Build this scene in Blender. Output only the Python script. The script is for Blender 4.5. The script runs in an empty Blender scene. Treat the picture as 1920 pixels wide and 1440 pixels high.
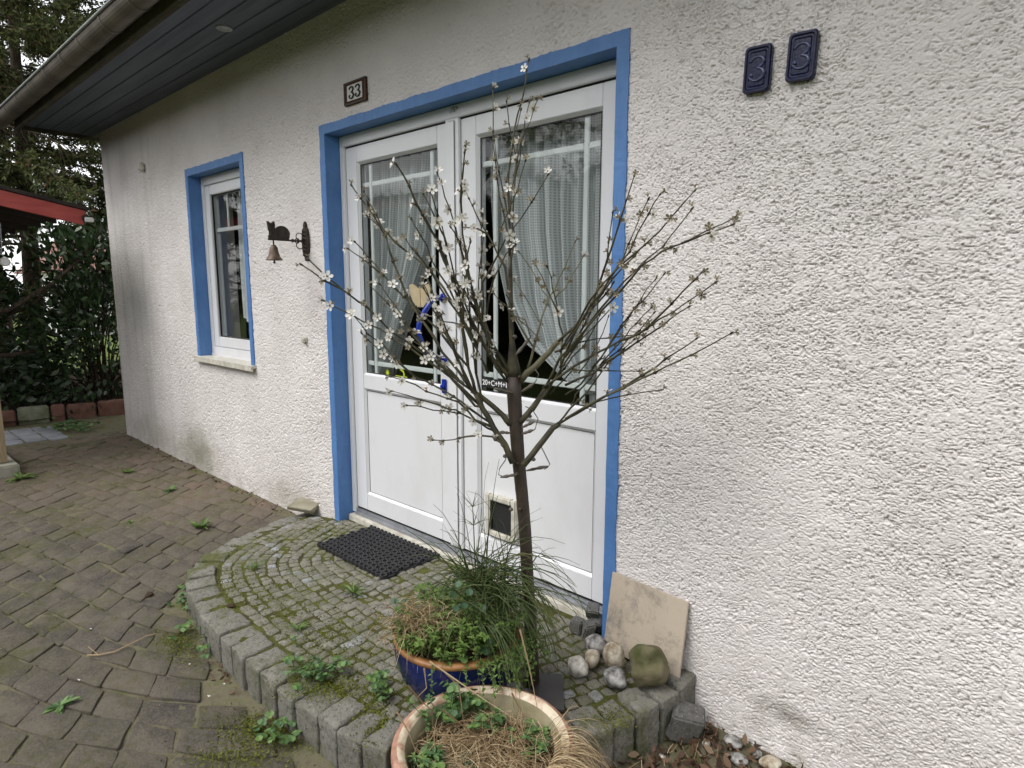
import bpy, bmesh, math, random
import numpy as np
from mathutils import Vector, Matrix
R_ = math.radians
random.seed(7); rng = np.random.default_rng(7)
scene = bpy.context.scene
col = scene.collection

# ------------------------------------------------------------------ camera
CAM = np.array([3.1933, -1.9462, 1.4425]); F = 1184.15; YAW = -0.74047; PIT = -0.150656; ROL = 0.00238
def cam_axes():
    f = np.array([math.sin(YAW)*math.cos(PIT), math.cos(YAW)*math.cos(PIT), math.sin(PIT)])
    r = np.cross(f, [0, 0, 1]); r /= np.linalg.norm(r); u = np.cross(r, f)
    c, s = math.cos(ROL), math.sin(ROL)
    return c*r+s*u, -s*r+c*u, f
AX = cam_axes()
cd = bpy.data.cameras.new("camera"); cam = bpy.data.objects.new("camera", cd); col.objects.link(cam)
cd.sensor_width = 36; cd.lens = 36*F/1920; cd.clip_start = .02; cd.clip_end = 600
m = Matrix(((AX[0][0], AX[1][0], -AX[2][0]), (AX[0][1], AX[1][1], -AX[2][1]), (AX[0][2], AX[1][2], -AX[2][2])))
cam.matrix_world = Matrix.Translation(Vector(CAM)) @ m.to_4x4()
scene.camera = cam
FH = np.array([math.sin(YAW), math.cos(YAW), 0.])           # horizontal view direction
def ray(px, py): return AX[0]*(px-960)/F + AX[1]*(720-py)/F + AX[2]
def at_depth(px, py, D):                                     # survey point: photo pixel at a horizontal distance D
    d = ray(px, py); return CAM + d*(D/(d@FH))
def at_z(px, py, z): d = ray(px, py); return CAM + d*((z-CAM[2])/d[2])
def at_y(px, py, y): d = ray(px, py); return CAM + d*((y-CAM[1])/d[1])
def at_x(px, py, x): d = ray(px, py); return CAM + d*((x-CAM[0])/d[0])

# ------------------------------------------------------------------ light
SUN_EL, SUN_AZ = 55, 200      # azimuth: direction the light comes from, degrees clockwise from +y
w = bpy.data.worlds.new("World"); scene.world = w; w.use_nodes = True
nt = w.node_tree; nt.nodes.clear()
out = nt.nodes.new('ShaderNodeOutputWorld'); bg = nt.nodes.new('ShaderNodeBackground')
sky = nt.nodes.new('ShaderNodeTexSky'); sky.sky_type = 'NISHITA'; sky.sun_disc = False
sky.sun_elevation = R_(SUN_EL); sky.sun_rotation = R_(SUN_AZ); sky.dust_density = 2.5; sky.ozone_density = 1
hs = nt.nodes.new('ShaderNodeHueSaturation'); hs.inputs['Saturation'].default_value = .22; hs.inputs['Value'].default_value = 1.5
tc = nt.nodes.new('ShaderNodeTexCoord'); nz = nt.nodes.new('ShaderNodeTexNoise'); nz.inputs['Scale'].default_value = 2.2; nz.inputs['Detail'].default_value = 6
rp = nt.nodes.new('ShaderNodeValToRGB'); rp.color_ramp.elements[0].position = .38; rp.color_ramp.elements[1].position = .62
mx = nt.nodes.new('ShaderNodeMixRGB'); mx.inputs[2].default_value = (12, 12, 12.2, 1)
nt.links.new(tc.outputs['Generated'], nz.inputs['Vector']); nt.links.new(nz.outputs['Fac'], rp.inputs[0])
nt.links.new(sky.outputs[0], hs.inputs['Color']); nt.links.new(hs.outputs[0], mx.inputs[1])
mv = nt.nodes.new('ShaderNodeMath'); mv.operation = 'MULTIPLY'; mv.inputs[1].default_value = .6
nt.links.new(rp.outputs[0], mv.inputs[0]); nt.links.new(mv.outputs[0], mx.inputs[0])
nt.links.new(mx.outputs[0], bg.inputs[0]); bg.inputs[1].default_value = .125
nt.links.new(bg.outputs[0], out.inputs[0])
sl = bpy.data.lights.new("sun", 'SUN'); sl.energy = 1.45; sl.angle = R_(40); sl.color = (1, .975, .95)
so = bpy.data.objects.new("sun", sl); col.objects.link(so)
a = R_(SUN_AZ); e = R_(SUN_EL)
sd = Vector((math.sin(a)*math.cos(e), math.cos(a)*math.cos(e), math.sin(e)))
so.rotation_euler = sd.to_track_quat('Z', 'Y').to_euler()
vs = scene.view_settings; vs.view_transform = 'Standard'; vs.look = 'None'; vs.exposure = 0.62; vs.gamma = 1
scene.cycles.max_bounces = 8; scene.cycles.transparent_max_bounces = 12; scene.cycles.caustics_reflective = False; scene.cycles.caustics_refractive = False

# ------------------------------------------------------------------ materials
def srgb(h):
    v = [int(h[i:i+2], 16)/255 for i in (0, 2, 4)]
    return tuple((c/12.92 if c <= .04045 else ((c+.055)/1.055)**2.4) for c in v)+(1,)
class Mat:
    def __init__(s, name, rough=.6, spec=.5, metal=0):
        s.m = bpy.data.materials.new(name); s.m.use_nodes = True; s.t = s.m.node_tree; s.b = s.t.nodes['Principled BSDF']
        s.b.inputs['Roughness'].default_value = rough; s.b.inputs['Specular IOR Level'].default_value = spec; s.b.inputs['Metallic'].default_value = metal
        s.geo = None; s.co = None
    def N(s, ty, **k):
        n = s.t.nodes.new(ty)
        for a_, v in k.items(): setattr(n, a_, v)
        return n
    def L(s, a_, b_): s.t.links.new(a_, b_)
    def pos(s):
        if not s.co: s.co = s.N('ShaderNodeTexCoord')
        return s.co.outputs['Object']
    def wpos(s):
        if not s.geo: s.geo = s.N('ShaderNodeNewGeometry')
        return s.geo.outputs['Position']
    def island(s):
        if not s.geo: s.geo = s.N('ShaderNodeNewGeometry')
        return s.geo.outputs['Random Per Island']
    def noise(s, scale, detail=4, rough=.55, stretch=None, world=False, dist=0):
        n = s.N('ShaderNodeTexNoise'); n.inputs['Scale'].default_value = scale; n.inputs['Detail'].default_value = detail; n.inputs['Roughness'].default_value = rough
        n.inputs['Distortion'].default_value = dist
        src = s.wpos() if world else s.pos()
        if stretch:
            mp = s.N('ShaderNodeMapping'); mp.inputs['Scale'].default_value = stretch; s.L(src, mp.inputs[0]); src = mp.outputs[0]
        s.L(src, n.inputs['Vector']); return n.outputs['Fac']
    def ramp(s, fac, stops):
        r = s.N('ShaderNodeValToRGB'); el = r.color_ramp.elements
        while len(el) < len(stops): el.new(.5)
        for e_, (p, c) in zip(el, stops):
            e_.position = p; e_.color = c if len(c) == 4 else tuple(c)+(1,)
        s.L(fac, r.inputs[0]); return r.outputs[0]
    def gray(s, fac, lo, hi, a_=0, b_=1):
        mr = s.N('ShaderNodeMapRange'); mr.inputs[1].default_value = lo; mr.inputs[2].default_value = hi; mr.inputs[3].default_value = a_; mr.inputs[4].default_value = b_
        s.L(fac, mr.inputs[0]); return mr.outputs[0]
    def mix(s, fac, c1, c2, mode='MIX'):
        x = s.N('ShaderNodeMixRGB', blend_type=mode)
        for i, v in ((0, fac), (1, c1), (2, c2)):
            if hasattr(v, 'links'): s.L(v, x.inputs[i])
            else: x.inputs[i].default_value = v if i == 0 or len(v) == 4 else tuple(v)+(1,)
        return x.outputs[0]
    def math(s, op, a_, b_=0):
        x = s.N('ShaderNodeMath', operation=op)
        for i, v in ((0, a_), (1, b_)):
            if hasattr(v, 'links'): s.L(v, x.inputs[i])
            else: x.inputs[i].default_value = v
        return x.outputs[0]
    def color(s, c):
        if hasattr(c, 'links'): s.L(c, s.b.inputs['Base Color'])
        else: s.b.inputs['Base Color'].default_value = c
    def bump(s, h, strength=.5, dist=.01):
        b_ = s.N('ShaderNodeBump'); b_.inputs['Strength'].default_value = strength; b_.inputs['Distance'].default_value = dist
        s.L(h, b_.inputs['Height']); s.L(b_.outputs[0], s.b.inputs['Normal'])
    def sep(s, axis):
        x = s.N('ShaderNodeSeparateXYZ'); s.L(s.wpos(), x.inputs[0]); return x.outputs[axis]
def simple(name, c1, c2, scale=8, rough=.6, bump=.3, bdist=.003, bscale=60, spec=.5, metal=0, detail=5, lo=.35, hi=.65, trans=0, stretch=None):
    M_ = Mat(name, rough, spec, metal)
    n = M_.noise(scale, detail, stretch=stretch)
    M_.color(M_.ramp(n, [(lo, c1), (hi, c2)]))
    if bump: M_.bump(M_.noise(bscale, 4), bump, bdist)
    return M_.m
# stucco
def stucco(name):
    M_ = Mat(name, .95, .15)
    base = M_.ramp(M_.noise(2.2, 5, world=True), [(.3, (.65, .61, .59)), (.7, (.77, .735, .715))])
    sp = M_.gray(M_.noise(75, 4, .7, world=True), .60, .68)                      # dark specks of dirt
    sp = M_.math('MULTIPLY', sp, M_.gray(M_.noise(3.1, 3, world=True), .42, .62, .08, .55))
    c = M_.mix(sp, base, (.2, .18, .155))
    # vertical run-off streaks and grime below the roof with eave shade painted into it
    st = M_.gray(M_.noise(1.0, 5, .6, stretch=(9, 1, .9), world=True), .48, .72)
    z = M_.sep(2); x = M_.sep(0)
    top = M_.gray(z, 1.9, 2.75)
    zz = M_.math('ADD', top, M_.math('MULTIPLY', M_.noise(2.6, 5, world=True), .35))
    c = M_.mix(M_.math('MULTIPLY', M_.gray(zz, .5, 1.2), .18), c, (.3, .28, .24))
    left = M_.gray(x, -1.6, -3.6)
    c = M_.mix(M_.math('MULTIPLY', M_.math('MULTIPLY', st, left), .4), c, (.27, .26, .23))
    # green-grey algae patch low on the wall, soot-grey patch higher up
    def patch(cx, cz, rx, rz, colr, k):
        nonlocal c
        dx = M_.math('DIVIDE', M_.math('SUBTRACT', x, cx), rx); dz = M_.math('DIVIDE', M_.math('SUBTRACT', z, cz), rz)
        d = M_.math('SQRT', M_.math('ADD', M_.math('MULTIPLY', dx, dx), M_.math('MULTIPLY', dz, dz)))
        d = M_.math('ADD', d, M_.math('MULTIPLY', M_.math('SUBTRACT', M_.noise(7, 6, .7, world=True), .5), 1.5))
        c = M_.mix(M_.math('MULTIPLY', M_.gray(d, 1.15, .2), k), c, colr)
    patch(-2.0, .12, .42, .24, (.19, .185, .11), .75)
    patch(-3.1, 1.25, .5, .3, (.3, .3, .3), .42)
    patch(-.55, .09, .35, .12, (.3, .28, .2), .45)
    patch(-2.9, .12, .7, .2, (.36, .34, .26), .5)
    patch(2.62, .10, .11, .05, (.22, .2, .17), .7); patch(2.75, 1.75, .5, .5, (.5, .48, .46), .35); patch(2.3, .75, .4, .35, (.52, .5, .48), .3); patch(2.9, .5, .25, .5, (.5, .48, .45), .3)
    spl = M_.math('MULTIPLY', M_.gray(z, .32, .0), M_.gray(M_.noise(9, 6, .75, world=True), .42, .62)); c = M_.mix(M_.math('MULTIPLY', spl, .5), c, (.33, .3, .25))
    M_.color(c)
    M_.bump(M_.noise(260, 5, .7, world=True), .5, .0016)
    return M_.m
M = {}
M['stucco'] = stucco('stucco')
M['blue'] = (lambda M_: (M_.color(M_.mix(M_.math('MULTIPLY', M_.gray(M_.noise(26, 6, .7, stretch=(1, 1, .35)), .68, .74), .8),
    M_.mix(M_.gray(M_.noise(22, 6, .8, stretch=(1, 1, .25)), .35, .7, 0, .45), M_.ramp(M_.noise(4, 6, .7), [(.3, (.055, .15, .38)), (.7, (.09, .22, .5))]), (.12, .27, .52)), (.62, .66, .72))), M_.bump(M_.noise(35, 4), .5, .004), M_.m)[-1])(Mat('blue_paint', .55))
M['pvc'] = (lambda M_: (M_.color(M_.mix(M_.math('MULTIPLY', M_.gray(M_.noise(3, 6, .7, stretch=(1, 1, .5)), .5, .8), .3), (.74, .745, .76), (.5, .49, .46))), M_.m)[-1])(Mat('white_plastic', .32))
M['pvc_dirty'] = simple('cream_plastic', (.62, .6, .53, 1), (.45, .42, .35, 1), 20, .5, .2)
M['muntin'] = simple('muntin', (.62, .66, .65, 1), (.68, .71, .7, 1), 8, .35, 0)
M['gasket'] = simple('rubber_gasket', (.015, .015, .016, 1), (.02, .02, .02, 1), 8, .6, 0)
M['alu'] = simple('aluminium', (.32, .33, .35, 1), (.45, .46, .48, 1), 12, .4, .15, metal=.6)
M['soffit'] = simple('soffit_wood', (.06, .073, .10, 1), (.10, .12, .155, 1), 3, .6, .5, .004, 50, stretch=(.4, 6, 1))
M['fascia'] = simple('mossy_fascia', (.03, .026, .016, 1), (.07, .065, .03, 1), 5, .9, .6, .004)
M['zinc'] = simple('zinc', (.09, .08, .062, 1), (.17, .15, .12, 1), 5, .6, .2, metal=.35)
M['zinc_edge'] = simple('zinc_rim', (.3, .33, .32, 1), (.4, .42, .4, 1), 9, .45, .1, metal=.5)
M['roof'] = simple('roof_tile', (.1, .05, .035, 1), (.18, .08, .055, 1), 4, .85, .4)
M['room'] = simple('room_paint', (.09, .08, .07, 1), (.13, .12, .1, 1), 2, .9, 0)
def glass(name, tint=(1, 1, 1, 1)):
    m_ = bpy.data.materials.new(name); m_.use_nodes = True; t = m_.node_tree; t.nodes.clear()
    o = t.nodes.new('ShaderNodeOutputMaterial'); tr = t.nodes.new('ShaderNodeBsdfTransparent'); gl = t.nodes.new('ShaderNodeBsdfGlossy'); mxs = t.nodes.new('ShaderNodeMixShader'); lw = t.nodes.new('ShaderNodeLayerWeight'); lw.inputs[0].default_value = .5; pw = t.nodes.new('ShaderNodeMath'); pw.operation = 'POWER'; pw.inputs[1].default_value = 4.2; t.links.new(lw.outputs['Facing'], pw.inputs[0]); fr = t.nodes.new('ShaderNodeMath'); fr.operation = 'MULTIPLY_ADD'; fr.inputs[1].default_value = .75; fr.inputs[2].default_value = .055; t.links.new(pw.outputs[0], fr.inputs[0])
    gl.inputs['Roughness'].default_value = .015; tr.inputs[0].default_value = tint
    t.links.new(fr.outputs[0], mxs.inputs[0]); t.links.new(tr.outputs[0], mxs.inputs[1]); t.links.new(gl.outputs[0], mxs.inputs[2]); t.links.new(mxs.outputs[0], o.inputs[0]); return m_
M['glass'] = glass('window_glass', (.93, .95, .945, 1))
def curtain_mat():
    M_ = Mat('curtain_fabric', .9, .1)
    uv = M_.N('ShaderNodeUVMap'); sp = M_.N('ShaderNodeSeparateXYZ'); M_.L(uv.outputs[0], sp.inputs[0])
    def stripes(o_, f):
        v = M_.math('FRACT', M_.math('MULTIPLY', o_, f)); return M_.math('LESS_THAN', v, .38)
    g = M_.math('MAXIMUM', stripes(sp.outputs[0], 85), stripes(sp.outputs[1], 85))
    M_.color(M_.mix(g, (.43, .455, .455), (.58, .61, .61)))
    # sheer weave: the gaps between the threads let light through
    tr = M_.N('ShaderNodeBsdfTransparent'); ms = M_.N('ShaderNodeMixShader'); o_ = M_.t.nodes['Material Output']
    M_.L(M_.gray(g, 0, 1, .15, .0), ms.inputs[0]); M_.L(M_.b.outputs[0], ms.inputs[1]); M_.L(tr.outputs[0], ms.inputs[2]); M_.L(ms.outputs[0], o_.inputs[0])
    return M_.m
M['curtain'] = curtain_mat()
M['curtain_plain'] = simple('sheer_hem', (.5, .52, .53, 1), (.62, .64, .65, 1), 12, .9, .3)
M['iron'] = simple('cast_iron', (.012, .009, .007, 1), (.05, .03, .018, 1), 40, .6, .6, .002, 120)
M['bell'] = simple('rusty_bronze', (.07, .045, .03, 1), (.17, .12, .08, 1), 25, .5, .4, .002, 120, metal=.4)
M['cobalt'] = simple('cobalt_glaze', (.004, .006, .032, 1), (.008, .012, .055, 1), 30, .2, .35, .003, 90, spec=.35)
M['cobalt_hi'] = simple('cobalt_glaze_highlight', (.05, .06, .13, 1), (.075, .085, .17, 1), 30, .15, .3, .003, 90)  # same glaze lightened, so the numeral's highlight is painted in
M['tile_border'] = (lambda M_: (M_.color(M_.ramp(M_.noise(260, 3), [(.46, (.025, .008, .006)), (.58, (.16, .08, .04))])), M_.m)[-1])(Mat('tile_border', .8, .1))
M['tile_white'] = simple('tile_white', (.38, .37, .32, 1), (.44, .43, .38, 1), 60, .25, 0)
M['black'] = simple('black_paint', (.012, .012, .013, 1), (.018, .018, .02, 1), 30, .5, 0)
M['chalk'] = simple('chalk', (.75, .75, .75, 1), (.85, .85, .85, 1), 90, .9, 0)
M['rubber'] = simple('rubber', (.016, .016, .018, 1), (.03, .03, .032, 1), 30, .7, .3, .002)
M['handle_blue'] = simple('blue_enamel', (.006, .025, .28, 1), (.01, .04, .36, 1), 9, .25, 0)
M['cream'] = simple('cream_card', (.42, .34, .2, 1), (.5, .42, .26, 1), 25, .7, 0)
M['lime'] = simple('lime_sticker', (.42, .5, .02, 1), (.5, .58, .03, 1), 25, .5, 0)
# paving
def paver():
    M_ = Mat('paver', .9, .25)
    isl = M_.island()
    g = M_.ramp(isl, [(0, (.038, .033, .028)), (.4, (.056, .049, .042)), (.75, (.08, .069, .057)), (1, (.05, .042, .032))])
    r = M_.ramp(isl, [(0, (.115, .09, .064)), (.3, (.15, .115, .084)), (.55, (.125, .105, .075)), (.8, (.175, .118, .088)), (1, (.14, .12, .085))])
    x = M_.sep(0); y = M_.sep(1)
    k = M_.math('ADD', M_.math('ADD', M_.math('MULTIPLY', x, -.7), M_.math('MULTIPLY', y, 1.2)), M_.math('MULTIPLY', M_.noise(1.6, 4, world=True), .8))
    c = M_.mix(M_.gray(k, -.15, .95), g, r)
    c = M_.mix(M_.gray(M_.noise(95, 6, .85, world=True), .42, .66, .0, .95), c, M_.mix(.5, c, (.22, .2, .175)))
    c = M_.mix(M_.gray(M_.noise(75, 5, .85, world=True), .56, .68, .0, .75), c, (.02, .018, .016))
    c = M_.mix(M_.gray(M_.noise(5, 8, .75, world=True), .38, .6, .0, .9), c, M_.mix(.65, c, (.18, .155, .115)))
    moss = M_.gray(M_.math('ADD', M_.noise(2.4, 5, .7, world=True), M_.math('MULTIPLY', M_.noise(30, 5, .75, world=True), .55)), .76, .98)
    c = M_.mix(M_.math('MULTIPLY', moss, .8), c, (.075, .078, .022))
    M_.color(c)
    M_.bump(M_.noise(90, 6, .8, world=True), 1, .009); return M_.m
M['paver'] = paver()
def granite(name, cols, moss=.5, world=True):
    M_ = Mat(name, .85, .3)
    c = M_.ramp(M_.island(), cols)
    c = M_.mix(M_.gray(M_.noise(62, 5, .85, world=world), .52, .62, 0, .8), c, (.05, .05, .045))
    c = M_.mix(M_.gray(M_.noise(80, 4, .85, world=world, stretch=(1.3, 1.1, 1)), .57, .66, 0, .7), c, (.46, .455, .43))
    c = M_.mix(M_.gray(M_.noise(9, 6, .75, world=world), .4, .68, 0, .55), c, (.13, .125, .09))
    mo = M_.gray(M_.math('ADD', M_.noise(4.5, 4, .6, world=world), M_.math('MULTIPLY', M_.noise(45, 5, .75, world=world), .6)), .80, .98)
    c = M_.mix(M_.math('MULTIPLY', mo, moss), c, (.105, .115, .04))
    M_.color(c); M_.bump(M_.noise(60, 8, .8, world=world), 1, .012); return M_.m
M['cobble'] = granite('granite_cobble', [(0, (.2, .19, .145)), (.35, (.27, .255, .2)), (.7, (.235, .22, .175)), (.95, (.29, .28, .25)), (.98, (.4, .41, .43)), (1, (.44, .44, .46))], .42)
M['kerb'] = granite('granite_kerb', [(0, (.2, .195, .165)), (.5, (.27, .26, .225)), (1, (.22, .21, .175))], 1)
M['darkgranite'] = granite('dark_granite', [(0, (.12, .12, .12)), (1, (.17, .165, .16))], .15, False)
def soil(name, c0, c1, c2):
    M_ = Mat(name, 1, .1)
    c = M_.ramp(M_.noise(9, 6, .7, world=True), [(.35, c0), (.5, c1), (.66, c2)])
    M_.color(M_.mix(M_.gray(M_.noise(160, 4, .8, world=True), .5, .7, 0, .6), c, (.2, .17, .13)))
    M_.bump(M_.noise(140, 6, .8, world=True), 1, .01); return M_.m
M['joint'] = soil('joint_soil', (.12, .1, .065), (.19, .175, .115), (.12, .135, .04))
M['mossjoint'] = soil('mossy_joint', (.07, .06, .03), (.085, .095, .022), (.12, .135, .025))
M['soil'] = soil('soil', (.03, .02, .013), (.06, .04, .025), (.1, .07, .04))
M['grass_ground'] = soil('lawn', (.05, .07, .02), (.09, .13, .03), (.12, .16, .05))
M['brick'] = simple('brick_block', (.16, .075, .055, 1), (.25, .13, .1, 1), 6, .9, .5, .005)
M['greypave'] = simple('grey_concrete', (.19, .2, .21, 1), (.3, .31, .33, 1), 5, .85, .4)
M['concrete'] = simple('mossy_concrete', (.15, .17, .09, 1), (.34, .33, .27, 1), 6, .9, .6, .006)
M['red'] = simple('red_board', (.32, .045, .04, 1), (.42, .075, .06, 1), 5, .6, .3, stretch=(1, 1, 4))
M['darkwood'] = simple('dark_wood', (.014, .010, .008, 1), (.03, .02, .015, 1), 6, .8, .3)
M['post'] = simple('tan_wood', (.25, .19, .11, 1), (.36, .28, .17, 1), 9, .7, .3, stretch=(6, 6, .5))
M['bark'] = simple('bark', (.028, .018, .012, 1), (.09, .065, .04, 1), 12, .95, .9, .02, 22, stretch=(3, 3, .6))
def leafmat(name, cols, rough=.5, spec=.4, tl=.25):
    M_ = Mat(name, rough, spec)
    c = M_.ramp(M_.island(), cols); M_.color(c)
    t_ = M_.N('ShaderNodeBsdfTranslucent'); M_.L(c, t_.inputs[0]); ms = M_.N('ShaderNodeMixShader'); ms.inputs[0].default_value = tl
    M_.L(M_.b.outputs[0], ms.inputs[1]); M_.L(t_.outputs[0], ms.inputs[2]); M_.L(ms.outputs[0], M_.t.nodes['Material Output'].inputs[0]); return M_.m
M['conifer'] = leafmat('conifer_leaf', [(0, (.025, .034, .01)), (.4, (.06, .08, .02)), (.75, (.105, .125, .034)), (.93, (.15, .17, .05)), (1, (.18, .09, .045))], .7)
M['laurel'] = leafmat('laurel_leaf', [(0, (.018, .038, .014)), (.5, (.034, .066, .024)), (1, (.06, .10, .036))], .3, .5, .12)
M['weed'] = leafmat('weed_leaf', [(0, (.07, .12, .025)), (.5, (.11, .19, .04)), (1, (.17, .25, .06))], .55)
M['clover'] = leafmat('clover_leaf', [(0, (.06, .12, .045)), (.5, (.09, .17, .055)), (1, (.16, .26, .07))], .5)
M['bluegreen'] = leafmat('bluegreen_leaf', [(0, (.04, .09, .045)), (1, (.07, .13, .07))], .5)
M['rush'] = leafmat('rush_stem', [(0, (.04, .065, .018)), (.5, (.07, .105, .03)), (.85, (.11, .14, .045)), (1, (.17, .15, .07))], .5)
M['straw'] = leafmat('straw', [(0, (.2, .13, .065)), (.5, (.4, .29, .16)), (1, (.62, .5, .31))], .7)
M['moss'] = leafmat('moss', [(0, (.07, .08, .015)), (.5, (.13, .15, .025)), (1, (.2, .22, .045))], .9, .1)
M['deadleaf'] = leafmat('dead_leaf', [(0, (.045, .028, .018)), (.5, (.10, .058, .034)), (.85, (.17, .10, .06)), (1, (.27, .2, .13))], .7)
M['pebble_w'] = simple('white_pebble', (.26, .24, .2, 1), (.66, .63, .57, 1), 34, .75, .7, .006, 60)
M['pebble_y'] = simple('buff_pebble', (.2, .15, .09, 1), (.58, .53, .43, 1), 30, .75, .7, .006, 60)
M['pebble_g'] = simple('grey_pebble', (.07, .068, .062, 1), (.4, .39, .37, 1), 36, .8, .8, .006, 60)
M['boulder'] = simple('mossy_boulder', (.045, .055, .012, 1), (.16, .135, .08, 1), 9, .9, .8, .006, 50)
M['slab'] = simple('sandstone', (.2, .18, .12, 1), (.3, .28, .21, 1), 9, .9, .6, .005)
M['marble'] = (lambda M_: (M_.color(M_.mix(M_.math('MULTIPLY', M_.gray(M_.noise(6, 8, .85, dist=.4), .50, .66), .75), M_.ramp(M_.noise(5, 4), [(.3, (.40, .335, .26)), (.7, (.50, .43, .34))]), (.12, .12, .12))), M_.m)[-1])(Mat('stained_tile', .4))
M['potblue'] = simple('blue_pot_glaze', (.004, .008, .045, 1), (.009, .018, .10, 1), 6, .16, .25, .003, 60)
M['potrim'] = simple('orange_rim', (.2, .09, .03, 1), (.36, .18, .06, 1), 18, .5, .3)
M['potcream'] = simple('cream_glaze', (.2, .175, .1, 1), (.38, .34, .23, 1), 8, .35, .4, .004)
M['potterra'] = simple('terracotta_lip', (.2, .075, .045, 1), (.42, .25, .18, 1), 22, .55, .4, .004, 60)
M['potrimcream'] = simple('chipped_cream_rim', (.56, .49, .36, 1), (.34, .2, .13, 1), 26, .4, .5, .005, lo=.46, hi=.66)
def trunkmat():
    M_ = Mat('painted_trunk', .55)
    c = M_.ramp(M_.noise(14, 6, .7, stretch=(2, 2, .6)), [(.35, (.024, .017, .012)), (.6, (.048, .033, .024)), (.75, (.09, .068, .05))])
    M_.color(M_.mix(M_.gray(M_.noise(6, 5, .7, stretch=(3, 3, .5)), .55, .7, 0, .8), c, (.095, .10, .03)))
    M_.bump(M_.noise(60, 5), .6, .004); return M_.m
M['trunk'] = trunkmat()
M['twig'] = simple('twig', (.018, .015, .010, 1), (.08, .073, .036, 1), 16, .75, .5, .002, 120)
M['twig_pale'] = simple('pale_twig', (.09, .08, .04, 1), (.16, .15, .09, 1), 16, .75, .5, .002, 120)
def petal(name, c, tl=.35):
    M_ = Mat(name, .35, .5); M_.color(c); t_ = M_.N('ShaderNodeBsdfTranslucent'); t_.inputs[0].default_value = c; ms = M_.N('ShaderNodeMixShader'); ms.inputs[0].default_value = tl
    M_.L(M_.b.outputs[0], ms.inputs[1]); M_.L(t_.outputs[0], ms.inputs[2]); M_.L(ms.outputs[0], M_.t.nodes['Material Output'].inputs[0]); return M_.m
M['petal'] = petal('blossom_white', (.74, .72, .66, 1)); M['petal_dull'] = petal('blossom_weathered', (.24, .21, .14, 1)); M['bud'] = petal('blossom_sepal', (.13, .09, .05, 1), .1)
M['cable'] = simple('cable', (.06, .055, .045, 1), (.11, .09, .07, 1), 30, .5, .2)
M['slate'] = simple('slate_plate', (.035, .03, .03, 1), (.055, .05, .048, 1), 9, .6, .3)
M['whitewall'] = simple('distant_wall', (.6, .6, .58, 1), (.7, .7, .68, 1), 3, .9, 0)
M['lampglass'] = simple('lamp_glass', (.5, .5, .48, 1), (.7, .7, .68, 1), 9, .3, 0)

# ------------------------------------------------------------------ mesh helpers
def roughen(o, cuts, amp, sc, seed=0):
    from mathutils import noise
    bm = bmesh.new(); bm.from_mesh(o.data); bmesh.ops.triangulate(bm, faces=[f for f in bm.faces if len(f.verts) > 4])
    long_ = [e for e in bm.edges if e.calc_length() > .03]; bmesh.ops.subdivide_edges(bm, edges=long_, cuts=4, use_grid_fill=True)
    long_ = [e for e in bm.edges if e.calc_length() > .016]; bmesh.ops.subdivide_edges(bm, edges=long_, cuts=1, use_grid_fill=True)
    bm.normal_update(); off = Vector((seed*1.7, seed*.9, 0)); mv_ = []
    for v in bm.verts:
        p = v.co*sc+off; k = noise.noise(p)+.5*noise.noise(p*2.3)+.3*noise.noise(p*5); mv_.append(v.co+v.normal*k*amp)
    for v, c in zip(bm.verts, mv_): v.co = c
    bm.to_mesh(o.data); bm.free(); o.data.polygons.foreach_set('use_smooth', [True]*len(o.data.polygons)); o.data.update()
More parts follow.
